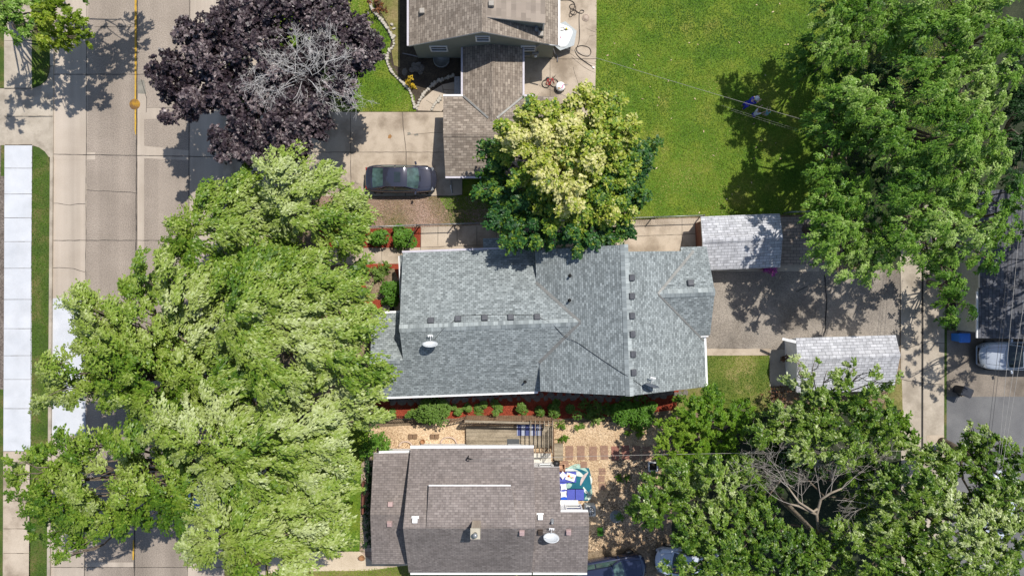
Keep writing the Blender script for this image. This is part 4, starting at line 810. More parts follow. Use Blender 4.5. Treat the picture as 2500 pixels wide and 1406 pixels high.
tree('maple_tree', 'pale maple with drooping sprays fanning out south of the walk', 'tree', (690, 1010), .33,
     lob(9.0, .64, .55, (620, 985, 80), (720, 975, 75), (800, 960, 70), (880, 970, 50), (540, 1000, 75), (590, 1075, 85), (700, 1060, 85), (800, 1045, 72), (860, 1030, 45), (480, 1060, 70), (520, 1140, 70), (640, 1150, 75), (420, 1030, 55), (740, 1140, 75), (815, 1110, 45), (900, 930, 35), (910, 1000, 28)), L_MAPLE, 15, **MAP)
tree('maple_tree', 'yellow-green maple crown reaching furthest left over the pavement and street', 'tree', (575, 1120), .30,
     lob(7.0, .42, .55, (165, 1085, 58), (110, 1130, 55), (75, 1175, 42), (195, 1130, 55), (150, 1200, 70), (90, 1240, 45), (250, 1185, 50), (210, 1250, 62), (130, 1290, 55), (320, 1140, 55), (350, 1210, 70), (300, 1265, 55), (420, 1190, 70), (430, 1120, 55), (190, 1320, 36), (390, 1270, 48), (450, 1260, 45), (165, 1360, 18), (60, 1130, 22), (235, 1075, 30), (490, 1190, 50), (370, 1060, 46), (300, 1085, 40), (420, 1000, 40)), L_MAPLE, 16, **MAP)
tree('maple_tree', 'greyish green maple overhanging the brown house lawn at the bottom edge', 'tree', (720, 1190), .32,
     lob(8.0, .62, .55, (560, 1230, 70), (640, 1230, 80), (730, 1215, 75), (800, 1190, 58), (530, 1300, 65), (610, 1320, 75), (700, 1310, 78), (780, 1270, 62), (830, 1235, 38), (480, 1330, 42), (570, 1385, 48), (650, 1395, 55), (740, 1370, 48), (500, 1270, 45), (810, 1310, 40), (840, 1170, 28), (700, 1420, 40), (460, 1360, 22)), L_MAPLE, 17, **MAP)
PUR = dict(spray=(.45, 12), out=.4, droop=.2, clump=.34, dens=520, ln=.17, wd=.16, clumps=16, tilt=.75, core=.7, tsd=.19)
tpur = tree('purple_maple', 'big dark purple maple with a patch of bare pale twigs, between street and tan house', 'tree', (735, 236), .34,
     lob(7.0, .55, .6, (480, 90, 60), (560, 60, 80), (640, 30, 80), (730, 30, 70), (810, 50, 70), (880, 80, 55), (700, -40, 90), (800, -50, 80), (560, -30, 60), (440, 150, 55), (520, 160, 80), (620, 120, 80), (830, 140, 62), (890, 150, 42), (470, 235, 60), (405, 200, 48), (560, 240, 75), (650, 230, 75), (760, 260, 62), (830, 225, 40), (440, 290, 36), (590, 320, 70), (700, 320, 70), (550, 365, 45), (640, 365, 55), (715, 355, 45), (770, 310, 40), (375, 175, 26), (600, 385, 22), (905, 95, 34)) +
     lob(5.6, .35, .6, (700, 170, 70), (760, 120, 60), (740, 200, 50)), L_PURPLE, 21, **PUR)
tree('variegated_maple', 'round tree with cream-yellow leaves on top and deep green below, against the garage roof', 'tree', (1362, 455), .30,
     lob(7.6, .66, .55, (1370, 265, 55), (1430, 275, 62), (1490, 270, 45), (1440, 345, 85), (1245, 310, 34), (1540, 290, 20), (1515, 320, 45), (1310, 275, 50)) + lob(7.7, .86, .55, (1290, 310, 55), (1360, 340, 75), (1270, 350, 50), (1380, 420, 70), (1320, 395, 50), (1400, 470, 48), (1385, 500, 40), (1395, 265, 40)) +
     lob(6.8, .62, .55, (1440, 420, 55)) + lob(6.4, .45, .55, (1250, 380, 45), (1270, 440, 45), (1320, 480, 48), (1500, 440, 50), (1530, 400, 40), (1460, 470, 45), (1340, 540, 40)) +
     lob(6.2, .60, .55, (1500, 390, 70), (1440, 500, 65), (1500, 500, 50), (1530, 520, 30), (1545, 340, 36), (1400, 520, 50)) +
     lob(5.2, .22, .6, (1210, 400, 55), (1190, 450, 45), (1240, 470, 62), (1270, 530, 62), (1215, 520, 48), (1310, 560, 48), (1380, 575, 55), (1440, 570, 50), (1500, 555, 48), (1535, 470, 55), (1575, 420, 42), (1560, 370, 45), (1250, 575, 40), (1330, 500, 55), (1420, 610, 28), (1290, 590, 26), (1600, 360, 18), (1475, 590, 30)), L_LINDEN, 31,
     spray=(.5, 14), out=.5, droop=.3, clump=.36, dens=520, ln=.17, wd=.13, clumps=13, tilt=.6, core=.65, tsd=.12)
LOC = dict(frond=True, fan=4, gapl=-.75, gapf=1.0, puff=1.6, spray=(.66, 18), out=.7, droop=.6, dens=620, ln=.14, wd=.075, tilt=.6, tsd=.14, zj=.55)
G4 = None
tree('locust_tree', 'yellowish green locust at the top of the lawn behind the dark shrubs', 'tree', (2020, 120), .25,
     lob(7.5, .55, .55, (2050, 50, 62), (2120, 30, 62), (2010, 20, 50), (2080, 110, 58), (2150, 95, 58), (2185, 40, 50), (2030, 110, 42), (2130, -40, 70), (2030, -50, 60), (2190, 130, 34), (2080, 150, 30)) + lob(4.5, .25, .55, (1965, 110, 40), (1950, 150, 32), (1990, 175, 40), (2050, 190, 40)), L_LOCUST, 41, **LOC)
tree('locust_tree', 'tall grey-green locust at the top right corner', 'tree', (2280, 170), .3,
     lob(9.5, .60, .55, (2400, 40, 75), (2450, 100, 55), (2380, 110, 75), (2320, 80, 55), (2310, 20, 50), (2235, 90, 50), (2225, 170, 48), (2260, 60, 48), (2440, 180, 60), (2370, 190, 70), (2300, 170, 55), (2420, 250, 58), (2340, 250, 50), (2400, -40, 80), (2300, -50, 60), (2250, 10, 45), (2480, 50, 34), (2440, 300, 36)), L_LOCUST, 42, **LOC)
tree('locust_tree', 'largest feathery green locust in the middle of the right-hand grove', 'tree', (2100, 330), .34,
     lob(9.5, .58, .55, (2190, 255, 58), (2260, 250, 62), (2320, 290, 60), (2220, 310, 75), (2290, 350, 80), (2370, 350, 65), (2190, 370, 60), (2250, 410, 65), (2330, 420, 75), (2400, 400, 55), (2160, 310, 50), (2430, 380, 40), (2100, 215, 55), (2110, 260, 50)) , L_LOCUST, 43, **LOC)
tree('locust_tree', 'green locust with two leafy arms over the shaded edge of the lawn', 'tree', (2015, 350), .25,
     lob(6.8, .55, .55, (2010, 270, 40), (2050, 250, 48), (2090, 300, 52), (2010, 320, 45), (2060, 340, 50), (1995, 295, 30), (2110, 350, 45), (2030, 220, 30)) + lob(6.8, .50, .55, (2000, 410, 42), (2050, 430, 50), (2020, 480, 58), (1985, 520, 36), (2070, 500, 50), (2090, 440, 40)), L_LOCUST, 44, **LOC)
tree('locust_tree', 'leafy green locust overhanging the brick patio beside the brown-gabled garage', 'tree', (1970, 560), .28,
     lob(6.8, .60, .55, (2040, 545, 62), (2100, 560, 58), (2010, 590, 50), (2060, 620, 60), (2120, 620, 55), (2110, 670, 32), (2010, 640, 32), (2150, 570, 46), (2145, 655, 30), (2050, 670, 24)), L_LOCUST, 45, **LOC)
tree('locust_tree', 'grove tree with drooping fronds at the head of the alley', 'tree', (2190, 540), .32,
     lob(8.5, .52, .55, (2220, 450, 62), (2290, 470, 68), (2360, 480, 62), (2430, 480, 50), (2220, 530, 62), (2290, 550, 72), (2370, 560, 66), (2440, 560, 48), (2250, 610, 50), (2330, 630, 55), (2400, 625, 42), (2310, 690, 34), (2180, 480, 40), (2460, 520, 30), (2200, 590, 36)), L_LOCUST, 46, **LOC)
tree('locust_tree', 'dark green small tree against the pale garage wall beside the alley', 'tree', (2268, 690), .16,
     lob(3.6, .30, .6, (2320, 690, 36), (2335, 735, 34), (2325, 780, 26), (2350, 710, 22), (2290, 660, 30), (2350, 760, 18)), L_LOCUST, 47, **LOC)
tree('dark_tree', 'added dark green undergrowth tree darkening the gaps beneath the locust grove', 'tree', (2170, 220), .14,
     lob(2.6, .30, .6, (2080, 180, 60), (2140, 190, 55), (2200, 130, 60), (2240, 60, 50), (2200, 210, 55), (2150, 420, 60), (2150, 480, 50), (2190, 360, 50), (2160, 300, 50), (2130, 530, 40), (2120, 250, 50), (2260, 200, 50)), L_DARK, 50, **{**LOC, 'dens': 300})  # low dark leaves added so the gaps between crowns read as shade
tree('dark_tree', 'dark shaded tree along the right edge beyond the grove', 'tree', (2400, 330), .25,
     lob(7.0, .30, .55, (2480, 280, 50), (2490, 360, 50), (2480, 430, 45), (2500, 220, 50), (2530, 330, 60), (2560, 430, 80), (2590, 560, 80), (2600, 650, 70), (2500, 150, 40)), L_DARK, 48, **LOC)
tree('shade_tree', 'tree standing just outside the right edge that shades the navy roof', 'tree', (2680, 640), .3,
     lob(8.5, .5, .6, (2720, 520, 110), (2700, 640, 100), (2760, 740, 110), (2600, 700, 55), (2575, 800, 40), (2640, 820, 70)), L_LOCUST, 49, **{**LOC, 'dens': 250})
ELM = dict(frond=True, fan=5, spray=(.5, 13), out=.4, droop=.4, dens=640, ln=.15, wd=.085, tilt=.8, tsd=.16, zj=.5, gapf=1.5, gapl=-1.0)
tree('elm_tree', 'bright green small-leaved tree next to the blue-grey house mulch bed', 'tree', (1690, 1025), .2,
     lob(4.8, .55, .6, (1680, 1015, 55), (1735, 1000, 55), (1790, 1030, 52), (1640, 1050, 42), (1700, 1070, 60), (1640, 1110, 45), (1760, 1090, 55), (1820, 1000, 28), (1680, 980, 34), (1740, 965, 30), (1610, 1075, 24), (1690, 1130, 45)), L_BRIGHT, 51, **ELM)
tree('elm_tree', 'green tree reaching left over the wood chips and the dark pickup', 'tree', (1660, 1190), .26,
     lob(7.0, .45, .58, (1610, 1195, 55), (1570, 1220, 42), (1660, 1160, 55), (1600, 1260, 48), (1680, 1230, 66), (1750, 1190, 62), (1545, 1255, 26), (1740, 1270, 66), (1670, 1290, 48), (1720, 1130, 42), (1810, 1150, 42), (1640, 1225, 40), (1800, 1230, 45), (1560, 1285, 18)), L_ELM, 52, **ELM)
tree('elm_tree', 'tree with glinting pale leaves in front of the silver garage roof', 'tree', (1930, 990), .17,
     lob(7.6, .58, .58, (2010, 985, 62), (2080, 960, 48), (2060, 1020, 72), (1970, 1040, 62), (2130, 1020, 52), (1980, 950, 34), (2060, 920, 32), (2150, 960, 30), (1900, 1035, 46), (1860, 1060, 42), (2110, 1080, 58), (2030, 1080, 60), (2170, 1070, 42), (2020, 905, 18), (1960, 905, 20), (1935, 930, 22), (1950, 880, 12), (1990, 880, 9), (2110, 910, 20), (2085, 895, 14), (2160, 920, 14), (1900, 1000, 26), (1950, 1090, 50)), L_ELM, 53, bark=plain('bark_pale', (.26, .22, .17), .9, var=.2), **ELM)
tree('elm_tree', 'bright yellow-green small tree beside the tan alley concrete', 'tree', (2110, 1030), .16,
     lob(5.5, .5, .6, (2170, 1015, 34), (2200, 1045, 36), (2155, 1050, 34), (2225, 1080, 28)), L_BRIGHT, 54, **ELM)
tree('elm_tree', 'tree rising over the dark asphalt at the lower right', 'tree', (2300, 1080), .28,
     lob(7.4, .52, .58, (2390, 1075, 42), (2430, 1110, 50), (2380, 1130, 55), (2330, 1120, 46), (2280, 1110, 46), (2460, 1160, 46), (2390, 1190, 52), (2240, 1110, 46), (2480, 1110, 28), (2370, 1050, 22), (2455, 1085, 24), (2300, 1170, 50), (2490, 1190, 46), (2435, 1225, 44), (2500, 1250, 50), (2370, 1230, 44)), L_ELM, 55, **ELM)
tree('elm_tree', 'large tree with silvery upper leaves in the lower right corner', 'tree', (2180, 1210), .34,
     lob(9.0, .60, .58, (2220, 1180, 70), (2290, 1210, 72), (2240, 1260, 78), (2320, 1290, 78), (2180, 1240, 50), (2400, 1270, 66), (2200, 1330, 70), (2290, 1360, 80), (2380, 1360, 75), (2460, 1300, 60), (2470, 1380, 60), (2140, 1390, 50), (2170, 1170, 46), (2460, 1220, 46), (2230, 1420, 70), (2350, 1430, 70), (2160, 1300, 40), (2215, 1390, 60), (2130, 1330, 46), (2180, 1440, 60), (2260, 1320, 50)), L_ELM, 56, **ELM)
tree('elm_tree', 'mid-green tree along the bottom edge right of the white car', 'tree', (1790, 1270), .3,
     lob(7.6, .42, .58, (1760, 1340, 66), (1830, 1310, 70), (1910, 1330, 70), (1700, 1380, 58), (1790, 1400, 66), (1880, 1390, 66), (1970, 1350, 62), (2040, 1340, 52), (1640, 1400, 40), (1960, 1400, 60), (2050, 1390, 48), (1870, 1260, 46), (1720, 1320, 40), (2050, 1290, 42), (1820, 1450, 70), (1950, 1450, 70)), L_ELM, 57, **ELM)
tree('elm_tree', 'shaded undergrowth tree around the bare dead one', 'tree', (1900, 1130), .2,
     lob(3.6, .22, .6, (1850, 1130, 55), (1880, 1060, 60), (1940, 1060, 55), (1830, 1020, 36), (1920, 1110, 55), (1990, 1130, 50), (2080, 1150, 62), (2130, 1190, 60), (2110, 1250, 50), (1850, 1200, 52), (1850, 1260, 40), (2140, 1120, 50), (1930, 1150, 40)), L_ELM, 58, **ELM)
tree('maple_tree', 'small bright yellow-green tree over the verge at the top left corner', 'tree', (45, 70), .16,
     lob(5.6, .55, .6, (110, 50, 40), (150, 40, 45), (185, 65, 38), (140, 80, 40), (105, 90, 28), (200, 90, 20), (120, 10, 40)), L_YG, 61, **ELM)
tree('maple_tree', 'grey-green tree cut by the top left corner', 'tree', (20, 20), .2,
     lob(6.0, .58, .6, (40, 20, 44), (20, 60, 36), (55, 60, 26), (-20, 30, 60), (60, -40, 60), (150, -50, 60), (220, -40, 55), (-30, 100, 36)), L_LOCUST, 62, **ELM)
tree('maple_tree', 'street tree just above the top left corner whose shadow falls on the road', 'tree', (60, -160), .22,
     lob(6.6, .5, .6, (150, -120, 80), (230, -90, 62), (80, -130, 70), (270, -140, 60)), L_LOCUST, 63, **ELM)
# bare branches
def bare(name, parent, start, dirs, mat, seed, length, rad, depth=4, spread=.5, flat=.35):
    rg = np.random.default_rng(seed); m = MB()
    def grow(p, d, l, r, k):
        pts = [p]; n = 4
        for i in range(n):
            d = (d + Vector(rg.normal(0, .16, 3)) * 1.0); d.z *= .86 if k < depth else 1.0; d.normalize(); pts.append(pts[-1] + d * (l / n))
        m.tube(pts, [r * (1 - .45 * i / n) for i in range(n + 1)], 5 if k else 4, caps=False)
        if k == 0: return
        for j in range(rg.integers(2, 5)):
            q = pts[rg.integers(1, n + 1)]; nd = (d + Vector(rg.normal(0, 1, 3)) * spread * 1.2); nd.z = nd.z * flat + .05; grow(q, nd.normalized(), l * rg.uniform(.5, .8), max(r * .52, .006), k - 1)
    for s, d in zip(start, dirs): grow(Vector(s), Vector(d).normalized(), length, rad, depth)
    return m.build(name, mat, parent)
c = P(745, 190, 7.2)
rb = random.Random(8); st_ = [c + Vector((rb.gauss(0, .9), rb.gauss(0, .75), rb.uniform(.1, .8))) for _ in range(26)]
bare('bare_branches', tpur, st_, [(q.x - c.x + rb.gauss(0, .5), q.y - c.y + rb.gauss(0, .5), .15) for q in st_], BARE, 71, 1.25, .018, 4, .6)
c = P(640, 350, 5.8); bare('bare_branches', tpur, [c + Vector((0, .4, 0))] * 2, [(-.2, -1, .1), (.4, -1, .1)], BARE, 72, .9, .02, 3, .5)
dt = empty('dead_tree', P(1835, 1180, .1), 'bare dead tree with grey twigs standing among green crowns', 'tree')
m = MB(); b = P(1840, 1180, 0); q1, q2, q3, q4 = P(1998, 1300, 6.6), P(1994, 1255, 7.1), P(2004, 1218, 7.5), P(2055, 1192, 8.0)
m.tube([P(1880, 1195, 0), P(1930, 1240, 3.0), P(1985, 1295, 6.0), q1], [.20, .16, .12, .10], 8); m.tube([q1, q2, q3, P(2028, 1203, 7.8), q4], [.09, .085, .075, .06, .045], 8); m.tube([q2, P(1950, 1235, 7.4), P(1930, 1230, 7.5)], [.09, .07, .05], 7); m.tube([P(1998, 1240, 7.2), P(1985, 1248, 7.4), P(1950, 1225, 7.6), P(1925, 1190, 7.8)], [.08, .07, .06, .04], 7)
m.build('trunk', BARE2, dt)
bare('bare_branches', dt, [q4, q4, P(2028, 1203, 7.8), q3, P(1930, 1230, 7.5), P(1925, 1190, 7.8), P(1925, 1190, 7.8), P(1950, 1235, 7.4), P(2015, 1210, 7.6), P(1960, 1230, 7.4), P(1940, 1190, 7.0), P(1960, 1160, 7.2), P(2030, 1180, 7.4), P(2040, 1220, 7.0)], [(1, .5, .1), (.9, .9, .1), (.1, 1, .1), (-.3, 1, .1), (-1, .1, .1), (-.6, 1, .1), (-1, .6, .1), (-.4, 1, .1), (.2, 1, .2), (-.1, 1, .1), (-1, .4, .2), (-.7, .8, .2), (.5, 1, .1), (.9, .2, .2)], plain('twig_grey', (.30, .27, .24), .8, var=.2), 73, 1.9, .020, 4, .5)
for i, (s, d) in enumerate((((1880, 1090), (-.3, 1, .1)), ((1850, 1170), (-1, .2, .1)), ((1960, 930), (.1, 1, .1)))): pass

# ------------------------------------------------------------------ bushes and flowers
def bush(name, label, cat, lobes, mat, seed, group=None, dens=900, ln=.09, wd=.06, base=None, **kw):
    rg = np.random.default_rng(seed); kw = {**dict(spray=(.22, 10), out=.3, droop=.15, clump=.45, clumps=40, tilt=.7, core=.8, low=-.6), **kw}
    c = np.mean([l[0] for l in lobes], 0); b = Vector((c[0], c[1], .1)); o = empty(name, b, label, cat, group)
    V, Q, T, tips = foliage(lobes, b, rg, dens, ln, wd, **kw); link('foliage', np_mesh('foliage', V, Q, T), mat, o)
    m = MB()
    for l in lobes: m.tube([b - Vector((0, 0, .1)), b.lerp(Vector(l[0]), .5), Vector(l[0])], [.04, .03, .015], 6)
    for lc, tp in tips[::3]: m.tube([Vector(lc), Vector(tp)], .012, 4)
    m.build('stem', BARK, o); return o
CLIP = dict(clump=.60, spray=(.10, 8), core=.9, tilt=.5, tsd=.07, clumps=26)
def bl(z, tint, *trip, flat=.8): return [px_lobe(x, y, r * 1.22, z, flat, tint) for x, y, r in trip]
bush('round_bush', 'clipped bright green round bush in the red bed, the smaller of two by the walk', 'bush', bl(.85, .55, (928, 584, 20)), L_BUSH, 101, dens=3800, **CLIP)
bush('round_bush', 'clipped bright green round bush in the red bed, the larger of two by the walk', 'bush', bl(.9, .55, (984, 577, 23)), L_BUSH, 102, dens=3800, **CLIP)
bush('low_shrub', 'low yellowish ground shrub in the red bed at the house front', 'shrub', bl(.35, .7, (915, 655, 11), (930, 655, 13), (944, 655, 11), (930, 668, 13), (925, 676, 9), flat=.5), L_HEDGE, 103, tsd=.1)
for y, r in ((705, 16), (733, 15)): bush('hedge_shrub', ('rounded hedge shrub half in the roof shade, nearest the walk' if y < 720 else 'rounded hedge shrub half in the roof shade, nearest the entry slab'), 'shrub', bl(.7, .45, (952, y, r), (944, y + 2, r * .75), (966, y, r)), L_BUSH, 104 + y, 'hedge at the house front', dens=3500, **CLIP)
bush('white_flower_plant', 'thin white-leaved plant drooping over red mulch beside the maple', 'plant', bl(.4, .95, (905, 700, 9), (897, 680, 8), (915, 690, 6)), L_MAPLE, 107, dens=300)
bush('hedge_shrub', 'wide flat-clipped hedge against the black fence, left of the big oval one', 'hedge', bl(.6, .5, (925, 1010, 12), (945, 1010, 12), (958, 1010, 8), flat=.9), L_HEDGE, 108, dens=3200, **CLIP)
bush('hedge_shrub', 'small square hedge plant standing between the long hedge and the big oval one', 'hedge', bl(.6, .55, (998, 1010, 10), (1008, 1010, 9), flat=.9), L_HEDGE, 109, dens=3200, **CLIP)
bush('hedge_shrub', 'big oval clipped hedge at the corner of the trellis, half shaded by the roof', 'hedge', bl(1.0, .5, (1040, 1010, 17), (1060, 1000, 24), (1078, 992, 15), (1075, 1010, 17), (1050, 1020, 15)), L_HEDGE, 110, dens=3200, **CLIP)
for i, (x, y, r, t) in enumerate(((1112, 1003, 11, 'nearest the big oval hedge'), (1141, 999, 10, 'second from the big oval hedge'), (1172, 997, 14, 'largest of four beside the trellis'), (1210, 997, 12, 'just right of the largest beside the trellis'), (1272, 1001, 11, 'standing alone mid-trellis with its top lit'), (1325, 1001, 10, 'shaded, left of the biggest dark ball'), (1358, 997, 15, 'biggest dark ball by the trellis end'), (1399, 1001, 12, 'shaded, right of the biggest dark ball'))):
    bush('ball_shrub', 'small clipped ball shrub in red mulch, ' + t, 'shrub', bl(.5, .6 if i < 5 else .4, (x, y, r * 1.05)), L_HEDGE, 120 + i, 'ball shrubs along the red mulch strip', dens=3600, **CLIP)  # shaded balls get a darker leaf tint, their shade put into the colour
bush('loose_shrub', 'loose dark shrub in the mulch between ball shrubs and long hedge', 'shrub', bl(.8, .35, (1432, 1000, 17), (1455, 998, 17), (1478, 1000, 16)), L_HEDGE, 130)
bush('loose_shrub', 'yellow-green weedy shrub below the loose dark one at the yard edge', 'shrub', bl(.5, .8, (1440, 1028, 13), (1460, 1022, 11), (1425, 1036, 8), (1472, 1020, 8)), L_HEDGE, 131)
bush('hedge_shrub', 'large oblong clipped hedge at the east end of the mulch strip', 'hedge', bl(1.1, .42, (1515, 998, 22), (1545, 998, 26), (1575, 998, 22), (1530, 1012, 22), (1562, 1012, 22), (1590, 1000, 14)), L_BUSH, 132, dens=3000, **CLIP)
bush('loose_shrub', 'leafy shrub trailing below the oblong hedge onto the wood chips', 'shrub', bl(.7, .5, (1545, 1040, 16), (1558, 1055, 14), (1535, 1055, 8)), L_BRIGHT, 133)
for i, (x, y, r, t) in enumerate(((1365, 1036, 12, 'weedy green plant right of the trellis end'), (1372, 1066, 13, 'spreading weed beside the pergola post on wood chips'), (1411, 1046, 9, 'small weed in the open wood chips'), (1520, 1165, 14, 'dark plant in tree shade beside the stepping stones'))): bush('garden_plant', t, 'plant', bl(.3, .4, (x, y, r), flat=.5), L_BRIGHT, 140 + i, dens=500)
bush('vine_bush', 'bright green vine bush on the corner of the brown house', 'bush', bl(1.3, .6, (905, 1082, 22), (930, 1080, 20), (915, 1065, 18), (895, 1100, 17), (945, 1090, 12)), L_BUSH, 150, dens=800)
bush('climbing_vine', 'dark climbing vine down the west wall of the brown house', 'vine', bl(1.0, .2, *[(901 - (i % 2) * 3, 1110 + 17 * i, 10) for i in range(14)]), L_DARK, 151, dens=800)
bush('flower_bush', 'yellow flowering bush inside the stone-edged garden bed', 'flowers', bl(.4, .65, (995, 200, 8), (1003, 204, 9), (1010, 210, 6)), L_YFLOW, 160)
bush('flower_bush', 'russet flowering bush in the garden bed at the top edge', 'flowers', bl(.5, .5, (912, 8, 9), (930, 15, 11), (922, 28, 8)), L_RFLOW, 161)
bush('flower_basket', 'magenta flowers spilling from the corner of the brown-gabled garage', 'flowers', bl(1.3, .7, (1880, 659, 11), (1892, 661, 10), (1872, 657, 6)), L_PFLOW, 162, dens=900)
bush('potted_plant', 'round green plant in a pot on the shaded dirt behind the brown house', 'plant', bl(.5, .55, (1504, 1263, 13)), L_BUSH, 163)
m = MB(); p = P(1502, 1256, .1); m.lathe([(.30, 0), (.42, .35), (.38, .35), (.36, .3)], p, 20); tag(m.build('plant_pot', GREYM), 'grey pot holding the round green plant in the shaded dirt', 'pot')
bush('dry_bush', 'brownish half-dead bush between the white garage wall and the side lawn', 'bush', bl(1.2, .3, (1905, 960, 22), (1890, 985, 24), (1925, 985, 20)), L_RFLOW, 164, dens=160)
bush('potted_plant', 'small russet plant on the slab by the white garage wall', 'plant', bl(.5, .4, (1911, 874, 8)), L_RFLOW, 165)

# ------------------------------------------------------------------ stones, pavers, fences
def rock(seed, sx_, sy_, h):
    r = random.Random(seed); m = MB(); n = 7; pts = [(math.cos(6.283 * k / n) * sx_ * r.uniform(.75, 1.15), math.sin(6.283 * k / n) * sy_ * r.uniform(.75, 1.15)) for k in range(n)]
    vs = [(x, y, 0) for x, y in pts] + [(x * 1.02, y * 1.02, h * .55) for x, y in pts] + [(x * .72, y * .72, h) for x, y in pts]
    m.add(vs, [list(range(n))[::-1], list(range(2 * n, 3 * n))] + [(a * n + k, a * n + (k + 1) % n, (a + 1) * n + (k + 1) % n, (a + 1) * n + k) for a in range(2) for k in range(n)])
    return m
protos = {}
def place_rocks(name, label, cat, group, spots, mat, dims, seed):
    rg = random.Random(seed)
    ms = []
    for i in range(4):
        o = rock(seed + i, *dims).build(name, mat); ms.append(o); tag(o, label, cat, group)
    for i, (x, y, z) in enumerate(spots):
        o = ms[i] if i < 4 else ms[i % 4].copy()
        if i >= 4: COL.objects.link(o)
        o.location = P(x, y, z); o.rotation_euler = (0, 0, rg.uniform(0, 6.28)); s = rg.uniform(.75, 1.25); o.scale = (s, s, s)
def along(pts, step):
    out = []; q = [Vector((a, b, 0)) for a, b in pts]; q = smooth_path(q, 12); d = 0
    for a, b in zip(q, q[1:]):
        l = (b - a).length
        while d < l: p = a + (b - a) * (d / l); out.append((p.x, p.y)); d += step
        d -= l
    return out
place_rocks('border_stone', 'pale limestone block in the curved edging between lawn and garden bed', 'stone', 'limestone edging of the garden bed', [(x, y, .1) for x, y in along([(905, 0), (908, 22), (935, 55), (955, 85), (962, 110), (948, 130), (946, 152), (958, 178), (980, 200), (1000, 222), (1008, 245), (1014, 266)], 7.0)] + [(962, 72, .1), (963, 90, .1), (957, 62, .1)], STONE, (.15, .11, .17), 301)
place_rocks('border_stone', 'pale limestone block edging the curved walk to the tan house door', 'stone', 'limestone edging of the curved walk', [(x, y, .11) for x, y in along([(1018, 265), (1026, 243), (1042, 222), (1068, 200), (1100, 188), (1112, 182)], 7.0)] + [(x, y, .11) for x, y in along([(1055, 268), (1062, 255), (1072, 245), (1078, 232)], 6.5)], STONE, (.15, .12, .14), 311)
place_rocks('flat_rock', 'flat grey rock in the shaded rock pile by the sage gable wall', 'stone', 'rock pile by the sage wall', [(1010, 160, .1), (1022, 158, .12), (1018, 170, .11), (1005, 172, .1), (1030, 168, .1), (1026, 178, .1), (988, 178, .1)], FLAG, (.24, .18, .12), 321)
place_rocks('flagstone', 'irregular flagstone along the south wall of the blue-grey house', 'stone', 'flagstones along the south wall', [(x, y + (i % 2) * 8 - 2, .115) for i, (x, y) in enumerate(along([(948, 974), (1010, 976), (1085, 972), (1180, 968), (1300, 966), (1420, 966), (1540, 968), (1640, 958)], 11))] + [(x, 957 + (x % 7), .115) for x in range(1590, 1680, 12)], FLAG, (.24, .20, .05), 331)
rg = random.Random(5)
for i, (x, y) in enumerate(((1390, 1105), (1418, 1105), (1448, 1106), (1475, 1104), (1502, 1106), (1527, 1104), (1552, 1105), (1578, 1106), (1380, 1132), (1425, 1134), (1470, 1150), (1468, 1168), (1470, 1187))):
    m = MB(); m.box((0, 0, 0), (.52 if i < 8 else .45, .95 if i < 8 else .42, .05)); o = m.build('paver', plain('paver_red%d' % i, (.27, .12 if i in (4, 5) else .165, .09 if i in (4, 5) else .115), .9, var=.2), bevel=.01)
    o.location = P(x, y, .14); o.rotation_euler = (0, 0, rg.uniform(-.06, .06)); tag(o, 'square reddish concrete stepping paver set in the wood chip yard', 'paver', 'stepping pavers in the chip yard')
for i, (x, y) in enumerate(((1003, 1064), (1014, 1064), (1056, 1064), (1067, 1064))):
    m = MB(); m.box((0, 0, .1), (.27, .27, .20)); 
    for k in range(3): m.box((0, -.09 + .09 * k, .205), (.22, .03, .03))
    o = m.build('planter_box', WOODB); o.location = P(x, y, .12); tag(o, 'small brown slatted planter box, one of a pair on wood chips, ' + ('left' if i < 2 else 'by the deck'), 'planter', 'planter boxes on the chips')
m = MB(); m.lathe([(.13, 0), (.17, .26), (.13, .26), (.11, .1)], P(1033, 1076, .12), 16); tag(m.build('clay_pot', CLAY), 'round clay pot between the two pairs of planter boxes', 'pot')
for x, y, r, t in ((990, 1090, 16, 'left one, nearest the vine bush'), (1095, 1082, 19, 'right one, by the deck')):
    m = MB(); m.tube([P(x + r * math.cos(t_), y - r * .8 * math.sin(t_), .25) for t_ in [math.pi * k / 14 for k in range(15)]], .05, 6); tag(m.build('bed_edging', plain('edging_' + str(x), (.55, .42, .34), .7)), 'curved pinkish edging hoop by the brown house wall, ' + t, 'edging')
def fence(name, label, pts, h, mat, spacing, mesh='wire', z=.1):
    o = empty(name, P(*pts[0], z), label, 'fence'); q = [P(x, y, z) for x, y in pts]; up = Vector((0, 0, h))
    for a, b in zip(q, q[1:]):
        n = max(1, round((b - a).length / spacing))
        for k in range(n + (b is q[-1])):
            m = MB(); p = a + (b - a) * k / n; m.lathe([(.04, 0), (.04, h + .05), (.05, h + .06), (.01, h + .12)], p, 8); m.build('post', mat, o)
        m = MB(); m.tube([a + up, b + up], .03, 6); m.build('rail', mat, o)
        if mesh == 'picket': m = MB(); m.tube([a + up * .12, b + up * .12], .02, 6); m.build('rail', mat, o)
        m = MB(); d = b - a; l = d.length; s = .12 if mesh == 'picket' else .16
        if mesh == 'picket':
            for k in range(int(l / s)): m.bar(a + d * (k * s / l) + up * .05, a + d * (k * s / l) + up * 1.03, .02)
        else:
            for k in range(int(l / s)):
                p = a + d * (k * s / l); e = d * min(1, .3 / l)
                m.bar(p + up * .05, p + e + up * .98, .006); m.bar(p + e + up * .05, p + up * .98, .006)
        m.build('pickets' if mesh == 'picket' else 'wire_mesh', mat, o)
    return o
fence('chain_link_fence', 'grey chain-link fence between the walk and the dry strip, past the variegated tree', [(845, 560), (1025, 553), (1190, 548), (1400, 541), (1590, 534), (1708, 530)], 1.1, GREYM, 2.4)
